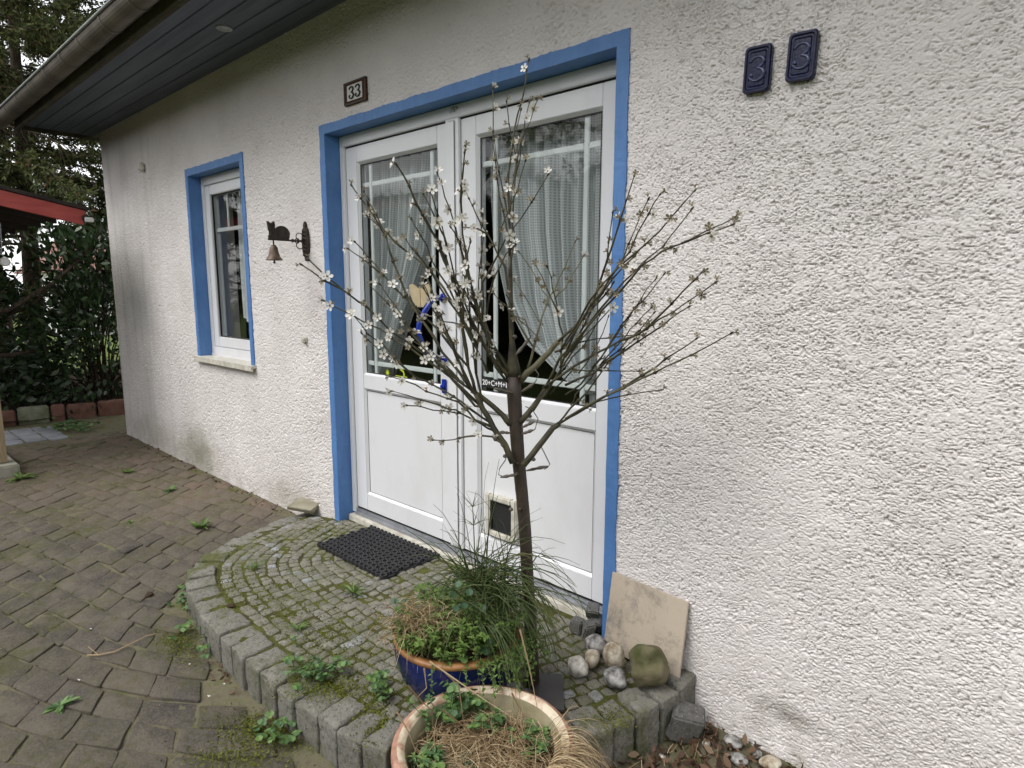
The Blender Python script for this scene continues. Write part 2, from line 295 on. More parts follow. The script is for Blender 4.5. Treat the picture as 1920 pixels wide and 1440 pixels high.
class MB:
    def __init__(s): s.v = []; s.f = []; s.mi = []; s.n = 0
    def add(s, v, f, mi=0):
        s.v.extend([tuple(map(float, p)) for p in v]); s.f.extend([tuple(int(i)+s.n for i in q) for q in f]); s.mi.extend([mi]*len(f)); s.n += len(v); return s
    def box(s, x0, x1, y0, y1, z0, z1, mi=0):
        v = [(x, y, z) for x in (x0, x1) for y in (y0, y1) for z in (z0, z1)]
        return s.add(v, [(0, 1, 3, 2), (4, 6, 7, 5), (0, 4, 5, 1), (2, 3, 7, 6), (0, 2, 6, 4), (1, 5, 7, 3)], mi)
    def tube(s, pts, rad, n=6, mi=0, cap=True):
        P = [Vector(p) for p in pts]; k = len(P)
        if not hasattr(rad, '__len__'): rad = [rad]*k
        ref = Vector((.31, .2, .93)); vs_ = []
        for i in range(k):
            t = (P[min(i+1, k-1)]-P[max(i-1, 0)])
            if t.length < 1e-9: t = Vector((0, 0, 1))
            t.normalize(); a_ = t.cross(ref)
            if a_.length < 1e-3: a_ = t.cross(Vector((1, 0, 0)))
            a_.normalize(); b_ = t.cross(a_)
            for j in range(n):
                th = 2*math.pi*j/n; vs_.append(P[i]+(a_*math.cos(th)+b_*math.sin(th))*rad[i])
        f = [(i*n+j, i*n+(j+1) % n, (i+1)*n+(j+1) % n, (i+1)*n+j) for i in range(k-1) for j in range(n)]
        if cap: f += [tuple(range(n))[::-1], tuple(range((k-1)*n, k*n))]
        return s.add(vs_, f, mi)
    def lathe(s, prof, c=(0, 0, 0), n=24, mi=0, sx=1, sy=1):
        vs_ = [(c[0]+r*sx*math.cos(2*math.pi*j/n), c[1]+r*sy*math.sin(2*math.pi*j/n), c[2]+z) for r, z in prof for j in range(n)]
        f = [(i*n+j, i*n+(j+1) % n, (i+1)*n+(j+1) % n, (i+1)*n+j) for i in range(len(prof)-1) for j in range(n)]
        return s.add(vs_, f, mi)
    def prism(s, outline, y0, y1, mi=0):       # outline in x,z ; extruded along y
        n = len(outline); v = [(x, y0, z) for x, z in outline]+[(x, y1, z) for x, z in outline]
        return s.add(v, [tuple(range(n)), tuple(range(2*n-1, n-1, -1))]+[(i, i+n, (i+1) % n+n, (i+1) % n) for i in range(n)], mi)
def tag(o, label=None, cat=None, group=None, kind=None):
    if label: o['label'] = label
    if cat: o['category'] = cat
    if group: o['group'] = group
    if kind: o['kind'] = kind
    return o
def empty(name, loc, label=None, cat=None, group=None):
    o = bpy.data.objects.new(name, None); o.location = loc; o.empty_display_size = .05; col.objects.link(o); return tag(o, label, cat, group)
def wloc(o):
    v = Vector(o.location)
    while o.parent: o = o.parent; v = v+Vector(o.location)
    return v
def obj(name, mb, mat, parent=None, smooth=False, bevel=0, org=None, seg=2):
    me = bpy.data.meshes.new(name)
    off = wloc(parent) if parent else Vector((0, 0, 0))
    if org is not None: off = Vector(org)
    v = np.array(mb.v, float)-np.array(off) if len(mb.v) else []
    me.from_pydata([tuple(p) for p in v], [], mb.f)
    mats = mat if isinstance(mat, (list, tuple)) else [mat]
    for q in mats: me.materials.append(M[q] if isinstance(q, str) else q)
    if len(mats) > 1: me.polygons.foreach_set('material_index', mb.mi)
    if bevel:
        b_ = bmesh.new(); b_.from_mesh(me); bmesh.ops.bevel(b_, geom=[e_ for e_ in b_.edges if e_.calc_face_angle(0) > .5], offset=bevel, segments=seg, affect='EDGES', clamp_overlap=True); b_.to_mesh(me); b_.free()
    if smooth: me.polygons.foreach_set('use_smooth', [True]*len(me.polygons))
    o = bpy.data.objects.new(name, me); col.objects.link(o)
    if parent: o.parent = parent
    if org is not None: o.location = off-(wloc(parent) if parent else Vector((0, 0, 0)))
    me.update(); return o
def npmesh(name, V, Fq, mat, parent=None, smooth=False, tri=False):    # V (n,3), Fq (m,k) all the same k
    me = bpy.data.meshes.new(name); V = np.asarray(V, np.float64)
    if parent: V = V-np.array(wloc(parent))
    k = Fq.shape[1]; me.vertices.add(len(V)); me.vertices.foreach_set('co', V.ravel())
    me.loops.add(Fq.size); me.loops.foreach_set('vertex_index', Fq.ravel().astype(np.int32))
    me.polygons.add(len(Fq)); me.polygons.foreach_set('loop_start', np.arange(0, Fq.size, k, dtype=np.int32))
    if smooth: me.polygons.foreach_set('use_smooth', np.ones(len(Fq), bool))
    me.materials.append(M[mat] if isinstance(mat, str) else mat); me.update(calc_edges=True); me.validate()
    o = bpy.data.objects.new(name, me); col.objects.link(o)
    if parent: o.parent = parent
    return o
_T = {}
def vnoise(x, y, seed):
    if seed not in _T: _T[seed] = np.random.default_rng(seed+100).uniform(-1, 1, (256, 256))
    T = _T[seed]; xi = np.floor(x).astype(int); yi = np.floor(y).astype(int); fx = x-xi; fy = y-yi
    fx = fx*fx*fx*(fx*(fx*6-15)+10); fy = fy*fy*fy*(fy*(fy*6-15)+10)
    a_ = T[xi & 255, yi & 255]; b_ = T[(xi+1) & 255, yi & 255]; c_ = T[xi & 255, (yi+1) & 255]; d_ = T[(xi+1) & 255, (yi+1) & 255]
    return (a_*(1-fx)+b_*fx)*(1-fy)+(c_*(1-fx)+d_*fx)*fy
def n1(x, y, seed=3): return float(vnoise(np.array([x]), np.array([y]), seed)[0])
def sstep(x, a_, b_):
    t = np.clip((x-a_)/(b_-a_), 0, 1); return t*t*(3-2*t)

# ------------------------------------------------------------------ ground heights
def gz(x, y): return float(-.055*sstep(np.float64(x), -1.0, 2.2) + .006*n1(x*1.3+9, y*1.3+4, 5))
def stepz(x, y=0): return float(.085-.06*sstep(np.float64(-x), -.05, .5))

# ------------------------------------------------------------------ HOUSE
house = empty('house', (0, 0, 0), 'white roughcast house wall with blue trimmed window and double door under a dark eave', 'house')
DX0, DX1, DZ1 = 0., 1.952, 2.306
WX0, WX1, WZ0, WZ1 = -1.854, -.919, .925, 2.298
XL, XR, ZB, ZT = -3.77, 7.0, -.02, 2.86
def stucco_h(x, z):
    wx = vnoise(x/.03, z/.03, 11)*.009; wz = vnoise(x/.03+40, z/.03+7, 12)*.009
    a_ = vnoise((x+wx)/.0088, (z+wz)/.0052, 13); b_ = vnoise((x+wx)/.0062+90, (z+wz)/.004+5, 14)
    c_ = vnoise((x-wx)/.03+3, (z-wz)/.016+50, 15)
    h = -.0046*np.exp(-(a_/.15)**2)*sstep(vnoise(x/.05, z/.04, 16), -.9, .2) - .0024*np.exp(-(b_/.2)**2)
    h += .0009*c_ + .003*vnoise(x/.35, z/.35, 17)*.5 + .0010*vnoise(x/.006, z/.005, 18)
    pits = vnoise(x/.008+33, z/.007+21, 19)
    h -= .006*sstep(pits, .55, .72)
    h = h*(.62+.34*sstep(vnoise(x/.28+7, z/.4+3, 23)+.5*vnoise(x/.09, z/.12, 24), -.7, .7))
    return h
def wall_patch(x0, x1, z0, z1, dx, dz):
    nx = max(2, int(round((x1-x0)/dx))+1); nz_ = max(2, int(round((z1-z0)/dz))+1)
    X, Z = np.meshgrid(np.linspace(x0, x1, nx), np.linspace(z0, z1, nz_), indexing='ij')
    Y = -(stucco_h(X, Z)+.002)
    V = np.stack([X, Y, Z], -1).reshape(-1, 3)
    i = np.arange(nx-1)[:, None]*nz_+np.arange(nz_-1)[None, :]; i = i.ravel()
    return V, np.stack([i, i+nz_, i+nz_+1, i+1], 1)
Vs, Fs, nn = [], [], 0
for x0, x1, z0, z1, d in [(1.945, 3.2, ZB-.08, ZT, .0020), (3.2, XR, ZB-.08, ZT, .05), (-.925, .012, ZB, ZT, .0036), (.012, 1.945, DZ1-.01, ZT, .0038),
                          (WX0+.006, -.925, WZ1-.008, ZT, .0045), (WX0+.006, -.925, ZB, WZ0-.0, .0045), (XL, WX0+.006, ZB, ZT, .0058)]:
    V, Fq = wall_patch(x0, x1, z0, z1, d, d*.9)
    Vs.append(V); Fs.append(Fq+nn); nn += len(V)
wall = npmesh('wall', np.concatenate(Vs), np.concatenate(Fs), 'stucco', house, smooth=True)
# solid core behind the render coat, with the two openings; left gable side
b = MB(); CY0, CY1 = .012, .32
for x0, x1, z0, z1 in [(XL+.02, WX0+.03, ZB, ZT), (WX0+.03, WX1-.03, ZB, WZ0-.03), (WX0+.03, WX1-.03, WZ1-.03, ZT), (WX1-.03, DX0+.03, ZB, ZT), (DX0+.03, DX1-.03, DZ1-.03, ZT), (DX1-.03, XR, -.3, ZT)]:
    b.box(x0, x1, CY0, CY1, z0, z1)
b.box(XL+.003, XL+.3, CY1+.002, 7, -.3, ZT); b.box(XL+.001, XL+.012, -.001, CY1, ZB, ZT-.01)
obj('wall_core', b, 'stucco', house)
# recessed dark base joint under the render
b = MB(); b.box(XL+.03, -.0, .02, .3, -.3, ZB-.004); b.box(1.9, XR, .02, .3, -.45, ZB-.04); obj('base_course', b, 'soil', house)
# dark rooms behind the openings
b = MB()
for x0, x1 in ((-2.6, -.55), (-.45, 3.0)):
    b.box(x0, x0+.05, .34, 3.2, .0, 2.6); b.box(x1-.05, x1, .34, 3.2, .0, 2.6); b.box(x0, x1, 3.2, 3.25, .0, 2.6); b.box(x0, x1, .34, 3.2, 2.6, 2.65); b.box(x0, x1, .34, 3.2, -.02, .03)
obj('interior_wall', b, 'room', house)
# ----- blue painted surrounds
def jag_band(mb, p0, p1, wdt, nrm, inner_side, y, amp=.004, seed=0):
    pass
def surround(name, x0, x1, z0, z1, bx, bz, depth, bottom_open=True):
    mb = MB(); rr = random.Random(len(name)+int(x0*10)); N_ = 130
    def strip(a_, c_, wd, vert):
        vs_ = []
        for i in range(N_+1):
            t = i/N_; q = a_[0]+(c_[0]-a_[0])*t, a_[1]+(c_[1]-a_[1])*t
            j = .0016*math.sin(i*.37+x0)+rr.uniform(-.0021, .0021); k = rr.uniform(-.0006, .0006)
            if vert: vs_ += [(q[0]+(j if wd > 0 else j), -.0075, q[1]), (q[0]+wd, -.0075+k, q[1])]
            else: vs_ += [(q[0], -.0072, q[1]+j), (q[0], -.0072+k, q[1]+wd)]
        mb.add(vs_, [(2*i, 2*i+1, 2*i+3, 2*i+2) for i in range(N_)])
        # outer lip back to the render
        lip = []
        for i in range(N_+1): p_ = vs_[2*i]; lip += [p_, (p_[0], .004, p_[2])]
        mb.add(lip, [(2*i, 2*i+1, 2*i+3, 2*i+2) for i in range(N_)])
    strip((x0, z0), (x0, z1), bx, True); strip((x1, z0), (x1, z1), -bx, True); strip((x0, z1), (x1, z1), -bz, False)
    ix0, ix1, iz1 = x0+bx, x1-bx, z1-bz
    # reveals, slightly wavy plaster
    def reveal(pts, dirv):
        vs_ = []
        for i, (x, z) in enumerate(pts):
            for y in (-.0074, .02, .06, depth): 
                k = .0018*n1(x*9+z*9, y*30, 8); vs_.append((x+dirv[0]*k, y, z+dirv[1]*k))
        mb.add(vs_, [(4*i+j, 4*i+j+1, 4*i+j+5, 4*i+j+4) for i in range(len(pts)-1) for j in range(3)])
    n_ = 40
    reveal([(ix0, z0+(iz1-z0)*i/n_) for i in range(n_+1)], (1, 0)); reveal([(ix1, z0+(iz1-z0)*i/n_) for i in range(n_+1)], (1, 0)); reveal([(ix0+(ix1-ix0)*i/n_, iz1) for i in range(n_+1)], (0, 1))
    return obj(name, mb, 'blue', house)
surround('door_surround', DX0, DX1, .02, DZ1, .050, .048, .13)
surround('window_surround', WX0, WX1, WZ0, WZ1, .047, .05, .13)
# ----- door frame and leaves
def ring(mb, x0, x1, z0, z1, w_, y0, y1, wb=None, wt=None):
    wb = w_ if wb is None else wb; wt = w_ if wt is None else wt
    mb.box(x0, x0+w_, y0, y1, z0, z1); mb.box(x1-w_, x1, y0, y1, z0, z1)
    if wt: mb.box(x0+w_, x1-w_, y0, y1, z1-wt, z1)
    if wb: mb.box(x0+w_, x1-w_, y0, y1, z0, z0+wb)
def bead(mb, x0, x1, z0, z1, wd, y0, y1):      # sloping glazing bead inside an opening
    o = [(x0, z0), (x1, z0), (x1, z1), (x0, z1)]; i_ = [(x0+wd, z0+wd), (x1-wd, z0+wd), (x1-wd, z1-wd), (x0+wd, z1-wd)]
    v = [(x, y0, z) for x, z in o]+[(x, y1, z) for x, z in i_]
    mb.add(v, [(k, (k+1) % 4, (k+1) % 4+4, k+4) for k in range(4)])
b = MB(); b.box(.051, .086, .083, .17, .125, 2.256); b.box(1.866, 1.901, .083, .17, .125, 2.256); b.box(.086, 1.866, .083, .17, 2.200, 2.256); b.box(.918, 1.008, .085, .17, .16, 2.200)
obj('door_frame', b, 'pvc', house, bevel=.003)
b = MB(); b.box(.055, .09, .0815, .0828, .3, 2.2)
def leaf(x0, x1, gx0, gx1, right):
    LZ0, LZ1 = .16, 2.192
    org = (x0, .1, LZ0)
    o_mb = MB(); yf, yb = .098, .16
    for (a0, a1, c0, c1) in [(x0, gx0, LZ0, LZ1), (gx1, x1, LZ0, LZ1), (gx0, gx1, 2.109, LZ1), (gx0, gx1, .879, .957), (gx0, gx1, LZ0, .258)]:
        o_mb.box(a0, a1, yf, yb, c0, c1)
    L_ = obj('door', o_mb, 'pvc', house, bevel=.0025, org=org)
    tag(L_, 'right hand door leaf with cat flap in its lower panel' if right else 'left hand door leaf with blue pull handle')
    mb = MB(); bead(mb, gx0, gx1, .957, 2.109, .012, yf+.001, yf+.016); bead(mb, gx0, gx1, .258, .879, .013, yf+.001, yf+.014); obj('glazing_bead', mb, 'pvc', L_)
    mb = MB(); ring(mb, gx0+.0115, gx1-.0115, .2695, .8675, .0022, yf+.0125, yf+.0142); obj('panel_seal', mb, 'gasket', L_); mb = MB(); ring(mb, gx0+.0115, gx1-.0115, .9685, 2.0975, .005, yf+.0152, yf+.018); obj('gasket', mb, 'gasket', L_)
    mb = MB(); mb.box(gx0+.008, gx1-.008, yf+.0145, yf+.03, .266, .871); obj('panel', mb, 'pvc', L_)
    mb = MB(); gy_ = yf+.020; mb.add([(gx0+.004, gy_, .962), (gx1-.004, gy_, .962), (gx1-.004, gy_, 2.104), (gx0+.004, gy_, 2.104)], [(0, 1, 2, 3)]); obj('pane', mb, 'glass', L_)
    mb = MB(); my0, my1 = yf+.024, yf+.034
    vx = (gx0+.092, gx1-.088) if right else (gx0+.088, gx1-.07)
    vz = (1.045, 1.985) if right else (1.025, 1.99)
    for x in vx: mb.box(x-.0125, x+.0125, my0, my1, .966, 2.1)
    for z in vz:
        mb.box(gx0+.008, vx[0]-.0125, my0+.001, my1, z-.0125, z+.0125); mb.box(vx[0]+.0125, vx[1]-.0125, my0+.001, my1, z-.0125, z+.0125); mb.box(vx[1]+.0125, gx1-.008, my0+.001, my1, z-.0125, z+.0125)
    obj('muntin', mb, 'muntin', L_, bevel=.003)
    return L_
LL = leaf(.088, .916, .187, .846, False); LR = leaf(1.010, 1.864, 1.106, 1.777, True)
# seams: thin dark rubber lines around each leaf
b = MB(); ring(b, .0862, .9178, .152, 2.1995, .0022, .0995, .12); ring(b, 1.0082, 1.8658, .152, 2.1995, .0022, .0995, .12); obj('door_seal', b, 'gasket', house)
# astragal strip on the middle post, sill rail, cream threshold
b = MB(); b.box(.935, .985, .0775, .0848, .17, 2.19); obj('astragal', b, 'pvc', house, bevel=.004)
b = MB(); b.box(.086, 1.866, .088, .17, .128, .150); b.box(.086, 1.866, .074, .088, .118, .134); obj('threshold_rail', b, 'alu', house, bevel=.003)
b = MB(); b.box(.052, 1.80, .052, .2, .03, .1165); obj('door_sill', b, 'pvc_dirty', house, bevel=.005)
# cat flap in the right leaf
b = MB(); ring(b, 1.165, 1.36, .285, .49, .03, .082, .113); obj('cat_flap', b, 'pvc_dirty', LR, bevel=.006)
b = MB(); ring(b, 1.194, 1.331, .314, .461, .008, .09, .108); obj('flap_edge', b, 'gasket', LR, bevel=.002)
b = MB(); b.box(1.2, 1.325, .1, .105, .32, .455); obj('flap_pane', b, M['gasket'], LR)
# door pull and lock
def arc_pts(n, f): return [f(i/(n-1)) for i in range(n)]
b = MB()
hp = [(.878, .098, 1.395), (.878, .06, 1.396), (.872, .03, 1.385)]+[(.872-.035*math.sin(math.pi*t), .022-.05*math.sin(math.pi*t), 1.375-.26*t) for t in np.linspace(.05, .95, 9)]+[(.872, .03, 1.105), (.878, .06, 1.095), (.878, .098, 1.094)]
b.tube(hp, .0125, 8); b.tube([(.878, .0985, 1.395), (.878, .09, 1.395)], .022, 12); b.tube([(.878, .0985, 1.094), (.878, .09, 1.094)], .022, 12)
obj('door_handle', b, 'handle_blue', LL, smooth=True)
b = MB(); b.box(.862, .894, .088, .098, .93, 1.0); b.tube([(.878, .09, .965), (.878, .072, .965)], .011, 10); obj('lock', b, 'handle_blue', LL, bevel=.003)
b = MB(); b.tube([(.981, .083, 2.236), (.981, .070, 2.232)], .010, 8); b.tube([(.981, .072, 2.232), (.975, .062, 2.222), (.985, .06, 2.216)], .004, 6); b.tube([(1.0, .083, 2.24), (1.0, .073, 2.236)], .006, 6)
obj('hook', b, 'alu', house)
# ----- window
wx0, wx1 = WX0+.047, WX1-.047
b = MB(); ring(b, wx0, wx1, .945, 2.246, .042, .083, .17, wb=.05, wt=.06); WF = obj('window', b, 'pvc', house, bevel=.003, org=(wx0, .1, .945))
b = MB(); ring(b, wx0+.0445, wx1-.0445, .998, 2.183, .075, .092, .16, wb=.075, wt=.07); obj('casement', b, 'pvc', WF, bevel=.004)
cx0, cx1, cz0, cz1 = wx0+.12, wx1-.12, 1.073, 2.113
b = MB(); ring(b, cx0, cx1, cz0, cz1, .006, .106, .118); obj('gasket', b, 'gasket', WF)
b = MB(); b.add([(cx0, .121, cz0), (cx1, .121, cz0), (cx1, .121, cz1), (cx0, .121, cz1)], [(0, 1, 2, 3)]); obj('pane', b, 'glass', WF)
b = MB(); mz = 1.862; b.box(cx0, cx1, .127, .137, mz-.014, mz+.014)
for x in (cx0+.2, cx1-.14): b.box(x-.011, x+.011, .128, .137, mz+.014, cz1)
obj('muntin', b, 'muntin', WF, bevel=.003)
b = MB(); b.box(WX0-.01, WX1+.015, -.036, .1, .905, .925); b.box(WX0-.01, WX1+.015, -.038, -.024, .885, .907); obj('window_sill', b, 'pvc_dirty', house, bevel=.003)
b = MB(); b.box(wx0, wx1, .08, .2, .926, .946); obj('sill_filler', b, 'pvc', house)
# ----- roof edge
SO = 2.846
b = MB()
for k in range(5):
    y0 = -.012-.112*k; b.box(XL-.16, XR, y0-.1085, y0, SO+(.0005*(k % 2)), SO+.02)
so_o = obj('soffit', b, 'soffit', house, bevel=.003)
b = MB(); b.box(XL-.16, XR, -.575, .0, SO+.021, SO+.04); b.box(XL-.19, XL-.16, -.6, 7, SO-.03, SO+.17); obj('verge_board', b, 'fascia', house)
b = MB(); b.box(XL-.19, XR, -.60, -.5745, SO-.045, SO+.16); obj('fascia', b, 'fascia', house, bevel=.004)
b = MB(); n_ = 24
sl_ = .55
b.add([(XL-.25, -.66, SO+.1), (XR, -.66, SO+.1), (XR, 4.5, SO+.1+5.16*sl_), (XL-.25, 4.5, SO+.1+5.16*sl_), (XL-.25, -.66, SO+.13), (XR, -.66, SO+.13), (XR, 4.5, SO+.13+5.16*sl_), (XL-.25, 4.5, SO+.13+5.16*sl_)],
      [(0, 1, 2, 3), (4, 7, 6, 5), (0, 4, 5, 1), (0, 3, 7, 4), (1, 5, 6, 2), (2, 6, 7, 3)]); obj('roof', b, 'roof', house)
# gutter: half round zinc with a beaded rim
gy, gzc, gr = -.672, 2.905, .068
GX0, GX1 = XL-.35, XR
b = MB(); ths = np.linspace(math.pi, 2*math.pi, 15); vs_ = []
xs = np.arange(GX0, GX1, .43)
b_v = []
for x in (GX0, GX1):
    for rr in (gr, gr-.003):
        for t in ths: b_v.append((x, gy+rr*math.cos(t), gzc+rr*math.sin(t)))
n15 = 15; f = []
for i in range(14):
    f += [(i, i+1, 30+i+1, 30+i), (15+i, 45+i, 45+i+1, 15+i+1)]
f += [(0, 30, 45, 15), (14, 29, 59, 44)]
b.add(b_v, f)
b.add([(GX0, gy+gr*math.cos(t), gzc+gr*math.sin(t)) for t in ths], [tuple(range(15))])
gut = obj('gutter', b, 'zinc', house, smooth=False)
b = MB(); b.tube([(GX0, gy-gr-.006, gzc+.004), (GX1, gy-gr-.006, gzc+.004)], .0085, 8); obj('gutter_rim', b, 'zinc_edge', gut, smooth=True)
b0 = MB(); vs_ = []
for dx in (-.012, .012):
    for rr in (gr+.0035, gr+.0005):
        for t in ths: vs_.append((dx, rr*math.cos(t), rr*math.sin(t)))
b0.add(vs_, [(i, i+1, 30+i+1, 30+i) for i in range(14)]+[(i, 15+i, 16+i, i+1) for i in range(14)]+[(30+i, 31+i, 46+i, 45+i) for i in range(14)])
br = None
for i, x in enumerate([-3.53, -3.1, -2.665, -2.225, -1.8, -1.405, -.967, -.54, -.1]):
    if br is None: br = obj('gutter_bracket', b0, 'zinc', gut); br.location = (x, gy, gzc)
    else: c = br.copy(); c.location = (x, gy, gzc); col.objects.link(c); c.parent = gut
b = MB(); b.lathe([(.0, .0), (.028, .0), (.03, -.004), (.042, -.006), (.043, -.001), (.043, .002)], (-.47, -.277, SO-.001), 20); sp = obj('soffit_light', b, 'alu', house, smooth=False)
# ------------------------------------------------------------------ ground
big = MB(); big.add([(-60, -60, -.12), (60, -60, -.12), (60, 60, -.12), (-60, 60, -.12)], [(0, 1, 2, 3)]); tag(obj('ground', big, 'grass_ground'), kind='structure')
nx, ny = 220, 130
X, Y = np.meshgrid(np.linspace(-5.6, 4.2, nx), np.linspace(-3.6, 1.6, ny), indexing='ij')
Zg = -.055*sstep(X, -1.0, 2.2)-.0062+.004*vnoise(X*7, Y*7, 21)+.004*vnoise(X*23, Y*23, 22)+.006*vnoise(X*1.3+9, Y*1.3+4, 5)
i = (np.arange(nx-1)[:, None]*ny+np.arange(ny-1)[None, :]).ravel()
g2 = npmesh('joint_soil', np.stack([X, Y, Zg], -1).reshape(-1, 3), np.stack([i, i+ny, i+ny+1, i+1], 1), 'joint', smooth=True); tag(g2, kind='structure')
# step outline
RIM = [(-.36, .02), (-.33, -.17), (-.27, -.33), (-.178, -.526), (-.077, -.70), (.06, -.855), (.309, -.961), (.602, -1.007), (.862, -1.018), (1.12, -1.026), (1.329, -1.022), (1.515, -1.011), (1.672, -.996), (1.80, -.96), (1.95, -.85), (2.08, -.69), (2.17, -.53), (2.225, -.42), (2.262, -.30), (2.29, -.2), (2.3, -.09), (2.30, .01)]
def resample(P, ds):
    P = np.array(P, float); d = np.r_[0, np.cumsum(np.hypot(*np.diff(P, axis=0).T))]; n = max(2, int(round(d[-1]/ds))+1); t = np.linspace(0, d[-1], n)
    return np.stack([np.interp(t, d, P[:, 0]), np.interp(t, d, P[:, 1])], 1)
def inside(p, poly):
    c = False; n = len(poly); j = n-1
    for i in range(n):
        if (poly[i][1] > p[1]) != (poly[j][1] > p[1]) and p[0] < (poly[j][0]-poly[i][0])*(p[1]-poly[i][1])/(poly[j][1]-poly[i][1])+poly[i][0]: c = not c
        j = i
    return c
def inward(P):
    t = np.gradient(P, axis=0); t /= np.linalg.norm(t, axis=1)[:, None]; return np.stack([-t[:, 1], t[:, 0]], 1)
rimS = resample(RIM, .02)
for _ in range(3): rimS[1:-1] = (rimS[:-2]+2*rimS[1:-1]+rimS[2:])/4
def stone(mb, c4, ztop, zbot, rr, dome=.004, jit=.006, nseg=3, round_=.18, edge=.012):
    """one setting stone from four plan corners: wobbly outline, worn arrises, slightly crowned top"""
    c4 = [np.array(q, float)+rr.normal(0, jit, 2) for q in c4]; cen = sum(c4)/4
    pts = []
    for k in range(4):
        a_, b_, z_ = c4[k-1], c4[k], c4[(k+1) % 4]
        p1 = b_+(a_-b_)*round_; p2 = b_+(z_-b_)*round_
        pts += [p1, (p1+p2)/2*.45+b_*.55, p2]
        mid = b_+(z_-b_)*.5+rr.normal(0, jit*.5, 2); pts.append(mid)
    n = len(pts); pts = np.array(pts); tilt = rr.normal(0, .012, 2); dz = rr.normal(0, .0025)
    zt = ztop if callable(ztop) else (lambda x, y: ztop)
    z0 = zt(*cen)+dz
    def ringv(s_, zz): return [(cen[0]+(p[0]-cen[0])*s_, cen[1]+(p[1]-cen[1])*s_, zz+(p-cen)@tilt*s_) for p in pts]
    sz = np.mean(np.hypot(*(pts-cen).T)); s1 = max(.55, 1-edge/sz); s2 = max(.4, 1-2.6*edge/sz)
    v = ringv(1, z0-edge*.85-.02)+ringv(1, z0-edge*.75)+ringv((1+s1)/2+.01, z0-edge*.25)+ringv(s1, z0-.001)+ringv(s2, z0+dome*.6)+[(cen[0], cen[1], z0+dome)]
    f = []
    if zbot is not None:
        v = [(x, y, zbot) for x, y, z in v[:n]]+v[n:]
    for L in range(4): f += [(L*n+i, L*n+(i+1) % n, (L+1)*n+(i+1) % n, (L+1)*n+i) for i in range(n)]
    f += [(4*n+i, 4*n+(i+1) % n, 5*n) for i in range(n)]
    mb.add(v, f)
rr = np.random.default_rng(5)
# --- pavers laid in bending rows
def curveC(n=900, ds=.02):
    P = [np.array([-7.5, -2.55])]; th = []
    for i in range(n):
        x = P[-1][0]; ang = R_(10)+R_(38)*float(sstep(np.float64(x), -.3, 1.3)); th.append(ang)
        P.append(P[-1]+ds*np.array([math.cos(ang), math.sin(ang)]))
    th.append(th[-1]); return np.array(P), np.array(th)
PC, TH = curveC()
rim_poly = [tuple(q) for q in rimS]+[(2.3, .4), (-.36, .4)]
def blocked(p):
    x, y = p
    if inside(p, rim_poly): return True
    if y > -.045 and x > XL-.03: return True
    if x > 1.75 and y > -1.35+ (x-1.75)*.6 and x < 5: return True      # planting strip with leaf litter
    if x < -3.88 and -1.02 < y and x+ .55*y < -3.95 : return x < -3.95
    return False
JE = []; CE = []; pm = MB(); VW = .122; UL = .16
for r in range(-16, 26):
    v0 = r*VW; off = (r % 2)*.5*UL + rr.uniform(-.02, .02)
    u = off
    while u < 17.6:
        ln = UL*rr.uniform(.82, 1.15)
        i0 = int(u/.02); i1 = int((u+ln)/.02)
        if i1 >= len(PC)-1: break
        N0 = np.array([-math.sin(TH[i0]), math.cos(TH[i0])]); N1 = np.array([-math.sin(TH[i1]), math.cos(TH[i1])])
        g = .0012
        T0 = np.array([N0[1], -N0[0]]); T1 = np.array([N1[1], -N1[0]])
        sk = .028
        q = [PC[i0]+N0*(v0+g)+T0*(g+sk), PC[i1]+N1*(v0+g)+T1*(-g+sk), PC[i1]+N1*(v0+VW-g)+T1*(-g-sk), PC[i0]+N0*(v0+VW-g)+T0*(g-sk)]
        c = sum(q)/4; u += ln
        if not (-5.3 < c[0] < 3.6 and -3.3 < c[1] < 1.4) : continue
        if np.linalg.norm(q[1]-q[0]) < .05 or blocked(tuple(c)): continue
        if any(inside(tuple(k), rim_poly) for k in q): 
            q = [k+(c-k)*.25 for k in q]
            if any(inside(tuple(k), rim_poly) for k in q): continue
        if c[0] > XL and max(k[1] for k in q) > -.015: q = [np.array([k[0], min(k[1], -.012)]) for k in q]
        JE += [(q[0], q[1]), (q[1], q[2])]
        stone(pm, q, gz, None, rr, dome=.002, jit=.005, edge=.0045, round_=.09)
tag(obj('paving', pm, 'paver', smooth=True), kind='structure')
# --- grey slabs near the bed
b = MB()
for i in range(4):
    for j in range(3):
        x = -4.85+i*.2+rr.uniform(-.004, .004)+j*.03; y = -.93+j*.17-i*.0
        stone(b, [(x, y), (x+.19, y), (x+.2, y+.16), (x+.01, y+.16)], .006, None, rr, dome=0, jit=.003, edge=.006)
tag(obj('path', b, 'greypave', smooth=True), kind='structure')

# ------------------------------------------------------------------ doorstep
step = empty('doorstep', (1.0, -.5, 0), 'curved granite doorstep paved with small mossy cobbles in front of the white door', 'doorstep')
def clean_offset(P, w_, orig, tot):
    Q = P+inward(P)*w_
    keep = [q for q in Q if q[1] < .07 and np.min(np.hypot(*(orig-q).T)) > tot*.985]
    if len(keep) < 4: return None
    Q = resample(np.array(keep), .02)
    for _ in range(4): Q[1:-1] = (Q[:-2]+2*Q[1:-1]+Q[2:])/4
    return Q
def sz_(x, y): return stepz(x)+.004*n1(x*3, y*3, 9)
